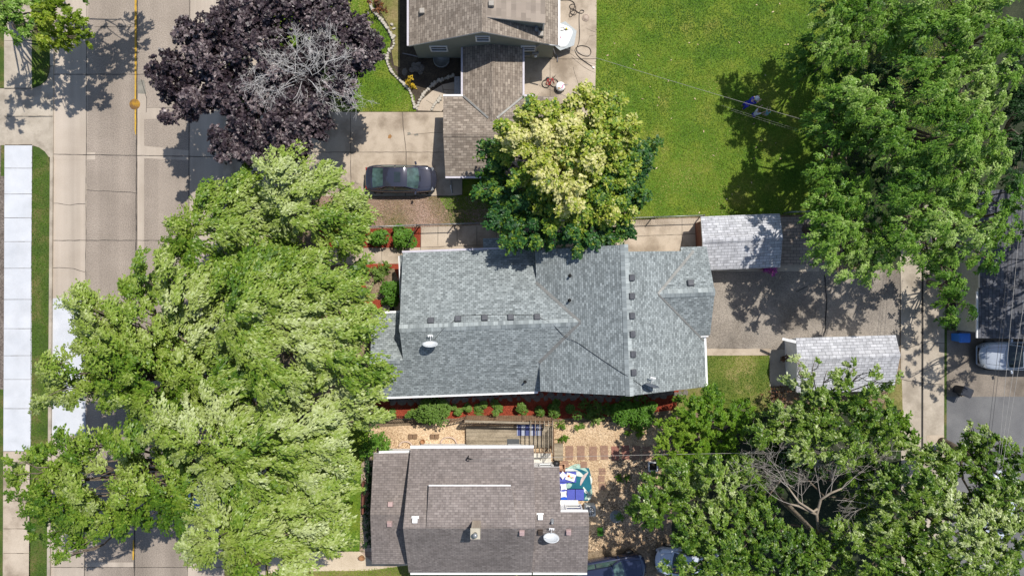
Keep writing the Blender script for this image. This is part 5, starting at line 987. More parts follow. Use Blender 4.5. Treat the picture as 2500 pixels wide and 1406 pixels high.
fence('chain_link_fence', 'short chain-link fence behind the brick patio, right of the brown-gabled garage', [(1912, 522), (1990, 519), (2060, 517)], 1.1, GREYM, 2.0)
fence('chain_link_fence', 'short chain-link return fence across the red bed end', [(1024, 554), (1000, 602)], 1.1, DKMET, 1.2)
fence('picket_fence', 'black metal picket fence at the front of the chip yard', [(860, 1018), (950, 1016), (1030, 1014)], 1.0, DKMET, 2.2, 'picket')

# ------------------------------------------------------------------ deck, trellis and patio set
dk = empty('deck', P(1240, 1070, .1), 'weathered wooden deck of long boards beside the brown house', 'deck')
a, b = P(1138, 1040, .5), P(1350, 1092, .5); m = MB(); nb = 14
for k in range(nb):
    y = a.y + (b.y - a.y) * (k + .5) / nb; m.box(((a.x + b.x) / 2, y, .46), (b.x - a.x, abs(b.y - a.y) / nb - .012, .04))
m.build('deck_boards', WOOD, dk); m = MB(); m.box(((a.x + b.x) / 2, (a.y + b.y) / 2, .28), (b.x - a.x - .05, abs(b.y - a.y) - .05, .30)); m.build('deck_frame', WOODB, dk)
for k in range(3):
    p = P(1324, 1112 + 12 * k, .42 - .12 * k); m = MB(); m.box((p.x, p.y, p.z - .05), (1.15, .32, .09)); m.build('step', plain('step_white%d' % k, (.55, .52, .46), .7, var=.15), dk)
m = MB(); p0, p1 = P(1352, 1083, .35), P(1375, 1124, .35); m.prism([(p0.x, p0.y), (p1.x, p0.y), (p1.x, p1.y), (p0.x, p1.y)], .1, .33); m.build('landing', WOOD, dk)
tr = empty('trellis', P(1230, 1016, .1), 'tall weathered lattice trellis screen leaning along the deck edge', 'trellis')
tx0, tx1 = P(1112, 1014, .1), P(1346, 1014, .1); zt = 1.95
def lat(m, a, b, h, n, w=.035):
    for k in range(n + 1): p = a + (b - a) * k / n; m.bar(p, p + Vector((0, 0, h)), w, .02)
    for k in range(5): q = Vector((0, 0, h * (k + .5) / 5)); m.bar(a + q + Vector((0, .02, 0)), b + q + Vector((0, .02, 0)), w, .02)
up = Vector((0, 0, zt)); 
for k in range(4):
    t = (.12, .42, .70, 1.0)[k]; m = MB(); p = tx0.lerp(tx1, t); m.box(p + Vector((0, 0, zt / 2)), (.1, .1, zt)); m.build('post', WOODB, tr)
s0, s1 = tx0.lerp(tx1, .12), tx1; m = MB(); m.bar(s0 + up, s1 + up + Vector((0, -.15, 0)), .13, .07); m.build('rail', WOOD, tr); m = MB(); lat(m, s0, s1, zt, 34, .04); m.build('lattice', WOODB, tr)
m = MB(); 
for k in range(9): m.box(s0.lerp(s1, .5) + Vector((0, -.04, .10 + k * .2)), ((s1 - s0).length, .015, .11))
m.build('boards', WOODB, tr)
m = MB(); q = tx0 + Vector((-.25, -.25, 0)); m.bar(q + Vector((0, 0, 1.0)), s0 + Vector((0, 0, 1.0)), .06); m.bar(q + Vector((0, 0, .4)), s0 + Vector((0, 0, .4)), .06); m.bar(q, q + Vector((0, 0, 1.05)), .07)
for k in range(5): e = q.lerp(s0, k / 5); m.bar(e, e + Vector((0, 0, 1)), .03)
m.build('gate', WOODB, tr)
pg = empty('pergola', P(1325, 1065, .5), 'open pergola of thin parallel bars over the east end of the deck', 'pergola')
for i, x in enumerate((1296, 1307, 1318, 1329, 1339, 1349)):
    a, b = P(x, 1026, 2.25), P(x, 1104 if i < 5 else 1108, 2.25); m = MB(); m.bar(a, b, .045, .09); m.build('bar', WOOD, pg)
for x, y in ((1349, 1032), (1349, 1104), (1297, 1104)):
    p = P(x, y, 2.2); m = MB(); m.box((p.x, p.y, 1.15), (.09, .09, 2.1)); m.build('post', WOODB, pg)
a, b = P(1294, 1104, 2.18), P(1351, 1104, 2.18); m = MB(); m.bar(a, b, .06, .1); m.build('beam', WOODB, pg); a, b = P(1294, 1032, 2.18), P(1351, 1032, 2.18); m = MB(); m.bar(a, b, .06, .1); m.build('beam', WOODB, pg)
a, b = P(1349, 1035, .5), P(1349, 1102, .5); m = MB(); lat(m, a, b, 1.7, 18, .03); m.build('lattice', WOODB, pg)
STR = None
m_, nt, bb = nodes('striped_cloth'); w = nt.nodes.new('ShaderNodeTexWave'); w.inputs['Scale'].default_value = .62; nt.links.new(coord(nt), w.inputs[0]); nt.links.new(ramp(nt, w.outputs[1], [(0.48, (.05, .065, .19)), (0.52, (.34, .37, .46))]), bb.inputs[0]); bb.inputs['Roughness'].default_value = .8
a, b = P(1262, 1036, .5), P(1322, 1063, .5); m = MB(); m.prism([(a.x, a.y), (b.x, a.y), (b.x, b.y), (a.x, b.y)], .485, .515); tag(m.build('striped_rug', m_), 'blue and white striped rug on the deck under the trellis shadow', 'rug')
a, b = P(1238, 1071, .5), P(1268, 1089, .5); m = MB(); m.prism([(a.x, a.y), (b.x, a.y), (b.x, b.y), (a.x, b.y)], .485, .51); tag(m.build('door_mat', plain('mat_grey', (.075, .08, .085), .95)), 'dark grey door mat on the deck beside the house wall', 'mat')
# rug and seats
rg_o = empty('outdoor_rug', P(1406, 1181, .13), 'teal outdoor rug with large pale leaf pattern under the blue seats', 'rug')
C4 = [(1367, 1142), (1438, 1142), (1443, 1160), (1445, 1195), (1441, 1222), (1367, 1222)]
m = MB(); m.prism([tuple(P(x, y, .15).xy) for x, y in C4], .125, .15); m.build('cloth', TEAL, rg_o)
def leafshape(p0, p1, w, mat, bend=.2, z=.1535):
    a, b = P(*p0, .15), P(*p1, .15); d = b - a; n = Vector((-d.y, d.x, 0)); L_, R_ = [], []
    for k in range(9):
        t = k / 8; c = a + d * t + n * bend * math.sin(math.pi * t); h = n.normalized() * w * math.sin(math.pi * min(1, t * .9 + .06)) ** .8
        L_.append((*(c + h).xy, z)); R_.append((*(c - h).xy, z))
    m = MB(); vs = L_ + R_; m.add(vs, [(9 + k, 10 + k, k + 1, k) for k in range(8)]); m.build('leaf_print', mat, rg_o)
leafshape((1385, 1144), (1436, 1152), .16, LEAFP); leafshape((1378, 1147), (1425, 1162), .20, LEAFW, .05, .1545); leafshape((1417, 1184), (1436, 1152), .11, LEAFK, .08, .155); leafshape((1424, 1188), (1438, 1206), .09, LEAFW, -.1, .155)
leafshape((1428, 1218), (1444, 1193), .15, LEAFP, -.15, .154); leafshape((1436, 1220), (1443, 1210), .10, LEAFW, 0, .1555); leafshape((1384, 1190), (1396, 1181), .16, LEAFP, .1, .154); leafshape((1440, 1160), (1443, 1182), .06, LEAFW, .1, .155); leafshape((1400, 1165), (1414, 1155), .09, LEAFW, .1, .155)
so_ = empty('corner_sofa', P(1385, 1195, .15), 'blue cushioned corner sofa with white pillows on the leaf rug', 'sofa')
def cush(name, x0, y0, x1, y1, z, h, mat, par):
    a, b = P(x0, y0, z), P(x1, y1, z); m = MB(); m.box(((a.x + b.x) / 2, (a.y + b.y) / 2, z - h / 2), (abs(b.x - a.x), abs(b.y - a.y), h)); return m.build(name, mat, par, bevel=.03)
cush('base', 1355, 1153, 1383, 1222, .33, .2, DKMET, so_); cush('base', 1383, 1194, 1426, 1221, .33, .2, DKMET, so_)
cush('seat', 1355, 1153, 1382, 1176, .47, .14, NAVY, so_); cush('seat', 1355, 1177, 1383, 1222, .47, .14, NAVY, so_); cush('seat', 1384, 1195, 1404, 1221, .47, .14, NAVY, so_); cush('seat', 1405, 1195, 1426, 1221, .47, .14, NAVY, so_); cush('bolster', 1369, 1211, 1385, 1220, .60, .14, NAVY2, so_)
def pillow(c, s, rz):
    G = []; c = Vector(c)
    for i in range(7):
        row = []
        for j in range(7):
            u, v = i / 3 - 1, j / 3 - 1; k = 1 - .16 * (1 - abs(u) ** 2) * abs(v) - .16 * (1 - abs(v) ** 2) * abs(u)
            x, y = u * s / 2 * k, v * s / 2 * k; row.append(c + Vector((x * math.cos(rz) - y * math.sin(rz), x * math.sin(rz) + y * math.cos(rz), .07 * (1 - u ** 4) * (1 - v ** 4))))
        G.append(row)
    m = MB(); m.grid(G); m.grid([[p * 1 - Vector((0, 0, 2 * (p.z - c.z))) for p in r] for r in G][::-1]); return m
for (x, y, z, rz, t) in ((1374, 1160, .62, .78, 'white square pillow turned cornerwise on the blue sofa'), (1376, 1188, .58, .1, 'white pillow on the blue sofa, middle one'), (1376, 1206, .64, .05, 'white pillow on the blue sofa beside the royal bolster')):
    tag(pillow(P(x, y, z), .42, rz).build('pillow', CLOTH), t, 'pillow')
ot = empty('coffee_table', P(1393, 1165, .15), 'low blue table under a white cloth with a bright print', 'table'); cush('base', 1382, 1152, 1407, 1178, .38, .23, NAVY, ot)
m = MB(); c = P(1393, 1164, .5); m.box(c, (.62, .48, .03), rz=-.28); m.build('top_cloth', CLOTH, ot)
for k, (dx, dy, mt) in enumerate(((-.16, .06, RED), (-.05, .0, plain('print_yellow', (.75, .52, .16), .8)), (.05, -.06, plain('print_green', (.25, .45, .25), .8)), (.15, -.03, plain('print_pink', (.70, .30, .28), .8)), (-.08, .1, plain('print_orange', (.75, .35, .14), .8)))):
    m = MB(); m.box(c + Vector((dx, dy, .018)), (.10, .14, .008), rz=.4 * k); m.build('print_patch', mt, ot)
bx = empty('wooden_box', P(1372, 1140, .12), 'tan open wooden box at the rug corner', 'box'); a = P(1372, 1139, .4)
m = MB(); 
for dx, dy, w_, d_ in ((-.2, 0, .05, .42), (.2, 0, .05, .42), (0, -.2, .36, .05), (0, .2, .36, .05)): m.box(a + Vector((dx, dy, -.12)), (w_, d_, .34))
m.box(a + Vector((0, 0, -.26)), (.36, .36, .03)); m.build('crate', plain('tan_wood', (.50, .31, .20), .8), bx); m = MB(); m.box(a + Vector((.02, -.35, -.2)), (.42, .2, .2)); m.build('drawer', BROWNW, bx)
g = empty('grill', P(1356, 1134, .12), 'black kettle grill by the deck steps', 'grill'); p = P(1358, 1132, .8); m = MB(); m.lathe([(.05, -.2), (.2, -.12), (.24, 0), (.2, .12), (.05, .18)], p, 16); m.build('bowl', DKMET, g)
for k in range(3): t = 2.1 * k; m = MB(); m.bar(p + Vector((.12 * math.cos(t), .12 * math.sin(t), -.12)), p + Vector((.28 * math.cos(t), .28 * math.sin(t), -.68)), .03); m.build('leg', DKMET, g)
ac = empty('air_conditioner', P(1438, 1246, .12), 'square white air conditioning unit with round fan grille at the house corner', 'air conditioner')
p = P(1441, 1247, .85); m = MB(); m.box((p.x, p.y, .5), (.72, .72, .74)); m.build('casing', plain('ac_beige', (.58, .58, .54), .5), ac, bevel=.06)
m = MB(); m.lathe([(.30, .0), (.30, .012), (.27, .02)], (p.x, p.y, .87), 24); m.build('fan_well', DKMET, ac); m = MB()
for k in range(4): m.tube([Vector((p.x + r * math.cos(6.283 * j / 20), p.y + r * math.sin(6.283 * j / 20), .90)) for r in [.07 + .07 * k] for j in range(21)], .008, 4)
for k in range(8): m.bar((p.x, p.y, .90), (p.x + .31 * math.cos(k * .785), p.y + .31 * math.sin(k * .785), .90), .012)
m.lathe([(.08, 0), (.06, .02)], (p.x, p.y, .905), 14); m.build('fan_grille', WHITE, ac)
wp = P(1393, 1234, .95); m = MB(); m.box((wp.x - .1, wp.y, .93), (1.2, .72, .04)); o = empty('folding_table', (wp.x, wp.y, .12), 'white folding table top along the brown house wall below the sofa', 'table'); m.build('table_top', WHITEW, o)
for dx in (-.55, .35):
    for dy in (-.28, .28): m = MB(); m.bar((wp.x + dx, wp.y + dy, .12), (wp.x + dx, wp.y + dy, .92), .04); m.build('leg', GREYM, o)
fr = empty('empty_frame', P(1594, 1138, .15), 'square white open frame standing in the tree shade', 'frame'); c = P(1594, 1138, .3); m = MB()
for dx, dy, w_, d_ in ((-.28, 0, .05, .62), (.28, 0, .05, .62), (0, -.285, .51, .05), (0, .285, .51, .05)): m.box(c + Vector((dx, dy, 0)), (w_, d_, .3))
m.build('rim', WHITEW, fr); m = MB(); m.box(c + Vector((0, 0, -.1)), (.5, .5, .05)); m.build('soil', DARKSOIL, fr)
gt = empty('garden_tray', P(1466, 1298, .15), 'bright green plant tray on the ground behind the air conditioner', 'tray'); c = P(1465, 1297, .3); m = MB(); m.box(c, (.36, .52, .16), rz=.05); m.build('tray', plain('lime', (.16, .48, .04), .5), gt)
V, Q, T, _ = foliage([(tuple(c + Vector((0, .02, .12))), .2, .12, .3)], c, np.random.default_rng(3), 900, .1, .06, spray=(.2, 8)); link('leaves', np_mesh('leaves', V, Q, T), L_BUSH, gt)
m = MB(); c = P(884, 1357, .25); m.lathe([(.02, 0), (.16, .03), (.24, .2), (.22, .2), (.14, .06)], c, 7, Matrix.Rotation(.5, 3, 'X')); tag(m.build('clay_pot', CLAY), 'broken terracotta pot lying by the brown house corner', 'pot')
m = MB(); c = P(834, 1324, .15); m.lathe([(.12, 0), (.2, .05), (.2, .14), (.1, .2), (.03, .26)], c, 14); tag(m.build('garden_ornament', STONE), 'small round stone ornament on the lawn left of the brown house', 'ornament')
m = MB(); c = P(886, 1215, .5); m.box((c.x, c.y, .35), (.12, 2.1, .5)); tag(m.build('wooden_screen', BROWNW), 'low brown wooden board screen in front of the vine wall', 'screen')

# ------------------------------------------------------------------ patio of the tan house
t = empty('patio_table', P(1378, 95, .12), 'hexagonal glass patio table under a white cloth, half hidden by the eave', 'table')
c = P(1374, 88, .85); hx = [(c.x + .98 * math.cos(k * 1.0472 + .35), c.y + .98 * math.sin(k * 1.0472 + .35)) for k in range(6)]; m = MB(); m.prism(hx, .80, .82); m.build('glass_top', CLEARG, t)
m = MB(); m.prism([(c.x - .2 + .80 * (1 + .12 * math.sin(3 * a_)) * math.cos(a_), c.y + .05 + .80 * (1 + .10 * math.cos(2 * a_ + 1)) * math.sin(a_)) for a_ in [6.283 * k / 36 for k in range(36)]], .824, .845); m.build('cloth', CLOTH, t)
for k in range(6): q = Vector((*hx[k], .8)); m = MB(); m.bar(q.lerp(Vector((c.x, c.y, .8)), .2), Vector((*hx[k], .12)).lerp(Vector((c.x, c.y, .12)), .3), .05); m.build('leg', DKMET, t)
rk = empty('tennis_racket', P(1372, 71, .86), 'tennis racket lying on the white patio cloth', 'racket'); c1 = P(1372, 71, .87); m = MB(); m.tube([c1 + Vector((.16 * math.cos(a_), .12 * math.sin(a_), 0)) for a_ in [6.283 * k / 20 for k in range(21)]], .012, 5); m.build('rim', DKMET, rk); m = MB(); m.tube([c1 + Vector((.15, -.04, 0)), c1 + Vector((.46, -.08, 0))], .015, 6); m.build('handle', DKMET, rk)
m = MB()
for k in range(-4, 5): m.bar(c1 + Vector((.03 * k, -.11, 0)), c1 + Vector((.03 * k, .11, 0)), .004); m.bar(c1 + Vector((-.15, .025 * k, 0)), c1 + Vector((.15, .025 * k, 0)), .004)
m.build('strings', WHITE, rk)
m = MB(); bm_ = [(.001, -.07)] + [(.07 * math.cos(a_), .07 * math.sin(a_)) for a_ in [-1.2, -.8, -.4, 0, .4, .8, 1.2]] + [(.001, .07)]; m.lathe(bm_, P(1383, 70.5, .93), 14); tag(m.build('yellow_ball', plain('ball_yellow', (.72, .60, .03), .7)), 'yellow ball resting beside the racket on the patio table', 'ball')
m = MB(); m.lathe([(.07, 0), (.07, .10), (.05, .10), (.05, .02)], P(1367, 93, .85), 14); tag(m.build('pink_cup', PINK), 'small pink cup standing on the white patio cloth', 'cup')
ho = [(1368, 1), (1390, 1), (1402, 8), (1402, 20), (1394, 22), (1391, 14), (1401, 11), (1406, 22), (1400, 36), (1391, 42), (1391, 32), (1402, 25), (1408, 30), (1403, 37), (1394, 33), (1393, 24), (1402, 24), (1412, 31), (1421, 33), (1426, 28), (1420, 25), (1415, 31), (1414, 50), (1415, 85), (1413, 105), (1408, 118), (1411, 128), (1424, 136), (1437, 137), (1443, 128), (1438, 117), (1422, 112), (1409, 115), (1404, 124), (1412, 138), (1430, 152), (1446, 163)]
m = MB(); m.tube(smooth_path([P(x, y, .16 + .012 * (i % 3)) for i, (x, y) in enumerate(ho)], 6), .022, 6); o = m.build('garden_hose', plain('hose_brown', (.045, .035, .03), .6)); tag(o, 'dark garden hose lying in loops across the concrete patio', 'hose')
m = MB(); p = P(1449, 165, .18); m.box(p, (.14, .09, .08), rz=-.5); tag(m.build('hose_sprayer', WHITE), 'white sprayer lying at the end of the dark hose', 'sprayer')
m = MB(); p = P(1430, 44, .14); m.tube([p + Vector((.22 * math.cos(a_), .22 * math.sin(a_), .02)) for a_ in [6.283 * k / 24 for k in range(25)]], .03, 6); m.lathe([(.2, 0), (.2, .03), (.02, .05)], p, 20); tag(m.build('fire_ring', plain('ring_tan', (.40, .32, .26), .8)), 'round tan fire-pit ring on the patio right of the hose coils', 'fire ring')
m = MB(); p = P(1432, 213, .14); m.lathe([(.15, 0), (.15, .05), (.11, .16), (.02, .18)], p, 20); tag(m.build('drain_cover', plain('drain_brown', (.07, .05, .045), .6)), 'small dark round cap on the patio beside the variegated tree', 'cover')
bk = empty('bicycle', P(1340, 204, .12), 'small red bicycle lying on the patio at the edge of the variegated tree', 'bicycle')
c = P(1332, 205, .2); z_ = Vector((0, 0, 1))
def wheel_flat(c, r): m = MB(); m.tube([c + Vector((r * math.cos(a_), r * math.sin(a_), .02 * math.sin(a_))) for a_ in [6.283 * k / 24 for k in range(25)]], .024, 6); [m.bar(c, c + Vector((r * math.cos(k * .785), r * math.sin(k * .785), 0)), .006) for k in range(8)]; return m
w1 = P(1333, 205, .2); w2 = P(1353, 203, .2); wheel_flat(w1, .26).build('wheel', RUBBER, bk); wheel_flat(w2, .26).build('wheel', RUBBER, bk)
cr, st, hd = w1.lerp(w2, .45) + Vector((0, -.12, .03)), w1.lerp(w2, .32) + Vector((-.04, .30, .05)), w1.lerp(w2, .80) + Vector((.0, .30, .05)); m = MB()
for a, b in ((w1, cr), (w1, st), (cr, st), (cr, hd), (st, hd), (hd, w2)): m.tube([a, b], .022, 6)
m.build('bicycle_frame', RED, bk); m = MB(); m.tube([hd + Vector((0, .05, .2)), hd + Vector((.03, .12, 0)), hd + Vector((0, .05, -.05))], .015, 6); m.tube([hd, hd + Vector((.22, .22, .06))], .014, 6); m.build('handlebar', DKMET, bk); m = MB(); m.box(st + Vector((-.02, .06, .02)), (.2, .09, .08)); m.build('saddle', DKMET, bk)
rt = empty('ride_on_toy', P(1368, 212, .12), 'white plastic ride-on toy with pink trim next to the red bicycle', 'toy'); c = P(1368, 212, .4)
m = MB(); m.lathe([(.18, -.2), (.30, -.1), (.32, .04), (.24, .12), (.05, .16)], c, 18); m.build('body', CLOTH, rt); m = MB(); m.box(c + Vector((.14, -.02, .14)), (.08, .26, .06), rz=-.4); m.build('trim', PINK, rt); m = MB(); m.box(c + Vector((-.08, -.14, .13)), (.16, .12, .04)); m.build('seat', plain('seat_tan', (.5, .36, .22), .7), rt)
m = MB(); m.tube([c + Vector((.2, .1, .1)), c + Vector((.42, .06, .15)), c + Vector((.5, .12, .15))], .025, 6); m.build('handle', GREYM, rt)
for dx in (-.22, .22): m = MB(); m.lathe([(.02, -.03), (.1, -.03), (.1, .03), (.02, .03)], c + Vector((dx, -.15, -.2)), 14, Matrix.Rotation(R(90), 3, 'Y')); m.build('wheel', RUBBER, rt)
bn = empty('bench', P(1120, 215, .15), 'grey patio bench in the shade of the link roof', 'bench'); p = P(1118, 215, .5); m = MB()
for k in range(4): m.box(p + Vector((-.18 + .12 * k, 0, 0)), (.10, 1.5, .04))
m.build('seat', GREYM, bn); m = MB(); m.box(p + Vector((.28, 0, .22)), (.04, 1.5, .35)); m.build('backrest', GREYM, bn)
for sx_ in (-.2, .2):
    for sy_ in (-.65, .65): m = MB(); m.bar(p + Vector((sx_, sy_, 0)), p + Vector((sx_, sy_, -.34)), .05); m.build('leg', DKMET, bn)
m = MB(); p = P(329, 255, .015); m.lathe([(.36, -.02), (.36, .002), (.34, .006), (.01, .006)], p, 32); mc = m.build('manhole_cover', mottle('manhole_rust', [(0.4, (.20, .11, .045)), (0.55, (.40, .22, .03))], 2.2, (.5, .5, .5), 15, .6)); tag(mc, 'round rust and yellow manhole cover on the centre line', 'manhole cover')
m = MB(); a = P(957, 754, .16); m.box(a, (.42, .32, .06)); o = m.build('entry_mat', plain('mat_rim', (.40, .40, .36), .8)); tag(o, 'black entry mat with a pale rim on the slab under the porch corner', 'mat'); m = MB(); m.box(a + Vector((0, 0, .033)), (.34, .25, .01)); m.build('mat_centre', DKMET, o)

# ------------------------------------------------------------------ vehicles
def car(name, label, cat, loc, rz, Ln, W, Ht, body, win, hood=.93, deck=.98, xs=(.10, .28, .58, .77), roofw=.66, sunroof=False, suv=False, group=None):
    """x runs from rear (0) to front (1)"""
    o = empty(name, loc, label, cat, group, rz); X = lambda s: (s - .5) * Ln
    hs = [(0, deck * .80), (.02, deck * .95), (.06, deck * .985), (xs[0], deck), (.45, (deck + hood) / 2 + .02), (xs[3], hood), (.88, hood * .93), (.96, hood * .80), (1, hood * .64)]
    interp = lambda tab, s: next((a[1] + (b[1] - a[1]) * (s - a[0]) / (b[0] - a[0]) for a, b in zip(tab, tab[1:]) if a[0] <= s <= b[0]), tab[-1][1])
    hwid = lambda s: W / 2 * (1 - .26 * abs(2 * s - 1) ** 5.5 - (.03 if s > .5 else .0) * (2 * s - 1))
    def end(s):                                            # bowed bumpers in plan
        return 0
    S = [0, .008, .025, .06, .10, .16, .24, .34, .45, .56, .66, .74, .80, .86, .91, .95, .98, .993, 1.0]; G = []
    sec = [(.80, 'z', .22), (.95, 'z', .25), (1.0, 'f', .45), (1.0, 'f', .62), (.985, 'f', .80), (.955, 'f', .93), (.90, 'f', .985), (.80, 'f', 1.0), (.55, 'f', 1.012), (.28, 'f', 1.02), (0, 'f', 1.024)]
    sec = sec + [(-a, k, v) for a, k, v in sec[-2::-1]]
    for s in S:
        h = interp(hs, s); w = hwid(s); row = []
        for a, k, v in sec:
            bow = (.17 if s > .5 else -.09) * (a * a) * max(0, abs(2 * s - 1) - .75) * 4
            z = v if k == 'z' else .22 + (h - .22) * v
            if s in (0, 1.0): z = min(z, h * .97); 
            row.append(Vector((X(s) - bow * (1 if s > .5 else 1), a * w, z)))
        G.append(row)
    m = MB(); m.grid([r[::-1] for r in G]); n = len(sec); m.add([tuple(p) for p in G[0]], [list(range(n))], False); m.add([tuple(p) for p in G[-1]], [list(range(n))[::-1]], False); m.build('body', body, o, False)
    sm = MB(); zz = lambda s_, a: .22 + (interp(hs, s_) - .22) * (1.005 + .018 * (1 - abs(a))) + .004; sp_ = lambda s_, a: Vector((X(s_), a * hwid(s_), zz(s_, a)))
    hd_ = [sp_(xs[3] + .01 + (.92 - xs[3]) * k / 8, -.66 * (1 - .012 * k)) for k in range(9)]; hd_ += [sp_(.93, -.58 + 1.16 * k / 6) for k in range(1, 6)]; hd_ += [sp_(xs[3] + .01 + (.92 - xs[3]) * k / 8, .66 * (1 - .012 * k)) for k in range(8, -1, -1)]
    sm.tube(hd_, .007, 4); sm.build('hood_seam', DKMET, o, False)
    for a, b in ((-.5, .05), (.1, .62)): sm = MB(); sm.tube([sp_(xs[3] + .004, a) + Vector((0, 0, .03)), sp_(xs[3] - .035, b) + Vector((0, 0, .12))], .009, 4); sm.build('wiper', DKMET, o, False)
    # cabin
    r0, r1, f1, f0 = (X(v) for v in xs); wb, wr = W / 2 * .86, W / 2 * roofw; dk, hd = deck - .01, hood + .0
    path = [(r0, dk, wb * .93), (r0 + (r1 - r0) * .5, dk + (Ht - .05 - dk) * .58, (wb + wr) / 2 * .98), (r1, Ht - .045, wr), (r1 + .25, Ht - .012, wr), ((r1 + f1) / 2, Ht, wr), (f1 - .2, Ht - .02, wr), (f1, Ht - .06, wr), (f1 + (f0 - f1) * .5, hd + (Ht - .05 - hd) * .52, (wb + wr) / 2), (f0, hd, wb * .95)]
    acr = [-1, -.94, -.75, -.45, -.15, .15, .45, .75, .94, 1]
    def pt(q, a, off=0): x, z, w = q; bowx = (.13 if q in path[7:] else -.05 if q in path[:2] else 0) * (1 - a * a) * (1 if q is path[8] or q is path[0] else .6); return Vector((x + bowx, a * w, z + .035 * (1 - a * a) + off))
    G = [[pt(q, a) for a in acr] for q in path]; m = MB(); m.grid(G)
    for sgn in (-1, 1):
        up = [Vector((q[0], sgn * q[2], q[1])) for q in path]; lo = [Vector((q[0], sgn * wb * (.97 if i in (0, 8) else 1.02), min(q[1], dk + (hd - dk) * (q[0] - r0) / (f0 - r0)) - .03)) for i, q in enumerate(path)]
        m.grid([up, lo] if sgn < 0 else [lo, up])
    m.build('roof', body, o, False)
    def panel(name, i0, i1, a0, a1, mat):
        G = []
        for i in range(i0, i1):
            for t in (0, .25, .5, .75) if i < i1 - 1 else (0, .25, .5, .75, 1): G.append([pt(path[i], a).lerp(pt(path[i + 1], a), t) for a in [a0 + (a1 - a0) * k / 8 for k in range(9)]])
        G = G[1:-1] if name != 'sunroof' else G
        m = MB(); m.grid([[p + Vector((0, 0, .012)) + Vector((.008 if i0 > 4 else -.008 if i0 < 2 else 0, 0, 0)) for p in r] for r in G]); return m.build(name, mat, o, False)
    panel('windshield', 6, 8, -.92, .92, win); panel('rear_window', 0, 2, -.88, .88, win)
    if sunroof:
        m = MB(); c = pt(path[5], 0); m.box((c.x - .30, 0, Ht + .038), (.42, .82 * wr * 1.3, .008)); m.build('sunroof', GLASSD, o, False, bevel=.003)
    for sgn in (-1, 1):
        m = MB(); zt, zb = Ht - .10, max(dk, hd) + .03; q = lambda x, z: Vector((x, sgn * ((wb * 1.02) + (wr - wb * 1.02) * (z - zb) / (Ht - zb) + .012), z)); xm = (r1 + f1) / 2 - .05
        rr0, ff0 = r0 + (r1 - r0) * .55, f0 - (f0 - f1) * .35
        for a, b, c_, d in ((rr0, xm - .04, xm - .04, r1 + .05), (xm + .04, ff0, f1 + .02, xm + .04)): m.add([q(a, zb), q(b, zb), q(c_, zt), q(d, zt)], [(0, 1, 2, 3) if sgn < 0 else (3, 2, 1, 0)])
        m.build('side_windows', win, o, False)
        m = MB(); m.box((f0 - (f0 - f1) * .25, sgn * (W / 2 + .07), max(dk, hd) + .04), (.13, .22, .13), rz=sgn * .25); m.build('mirror', body, o, False, bevel=.03)
        m = MB(); m.box((X(.935), sgn * W / 2 * .70, hood * .76), (.20, .24, .10), rz=-sgn * .5); m.build('headlight', HEAD, o, False, bevel=.03)
        m = MB(); m.box((X(.022), sgn * W / 2 * .62, deck * .80), (.10, .28, .12), rz=sgn * .12); m.build('taillight', TAIL, o, False, bevel=.02)
        for s in (.17, .81):
            M = Matrix.Rotation(R(90), 3, 'X'); m = MB(); c = (X(s), sgn * (W / 2 - .10), .32); m.lathe([(.2, -.11), (.29, -.11), (.32, -.07), (.32, .07), (.29, .11), (.2, .11)], c, 22, M); t = m.build('wheel', RUBBER, o, False); m = MB(); m.lathe([(.20, -.115), (.20, .115), (.05, .12)], c, 16, M); rm = m.build('rim', RIM, t, False)
    m = MB(); m.box((X(.985), 0, hood * .55), (.08, W * .55, .16)); m.build('grille', DKMET, o, False, bevel=.02)
    if suv:
        for sgn in (-1, 1): m = MB(); m.tube([(r1 + .1, sgn * wr * .95, Ht + .05), (f1 - .15, sgn * wr * .95, Ht + .05)], .025, 6); m.build('roof_rail', DKMET, o, False)
    return o
car('sedan', 'black sedan with a sunroof parked on the concrete drive facing the garage', 'car', P(983, 441, .11), R(-.5), 4.72, 1.84, 1.42, BLACKCAR, GLASSG, .95, 1.02, (.10, .30, .58, .76), .67, sunroof=True)
car('suv', 'silver sport utility vehicle parked below the navy-roofed garage at the right edge', 'car', (33.3, -4.48, .1), R(180), 4.75, 1.92, 1.70, SILVER, GLASSD, 1.05, 1.12, (.02, .10, .50, .66), .72, suv=True)
car('hatchback', 'dark navy car seen past the brown house corner at the bottom edge', 'car', (6.45, -18.75, .14), R(10), 4.9, 1.9, 1.6, NAVYCAR, GLASSG, 1.02, 1.08, (.04, .14, .52, .68), .70)
car('sedan', 'white car half hidden under the tree beside the dark navy car', 'car', P(1678, 1362, .14) , R(176), 4.6, 1.85, 1.45, WHITECAR, GLASSD, .95, 1.02)
car('sedan', 'blue car parked at the street kerb, glimpsed through the maple crowns', 'car', P(505, 1160, .0), R(-90), 4.5, 1.8, 1.45, BLUECAR, GLASSD, .95, 1.02)
car('sedan', 'white car in the shade of the trees at the far lower right', 'car', P(2418, 1222, .11), R(75), 4.5, 1.8, 1.45, WHITECAR, GLASSD, .95, 1.02)
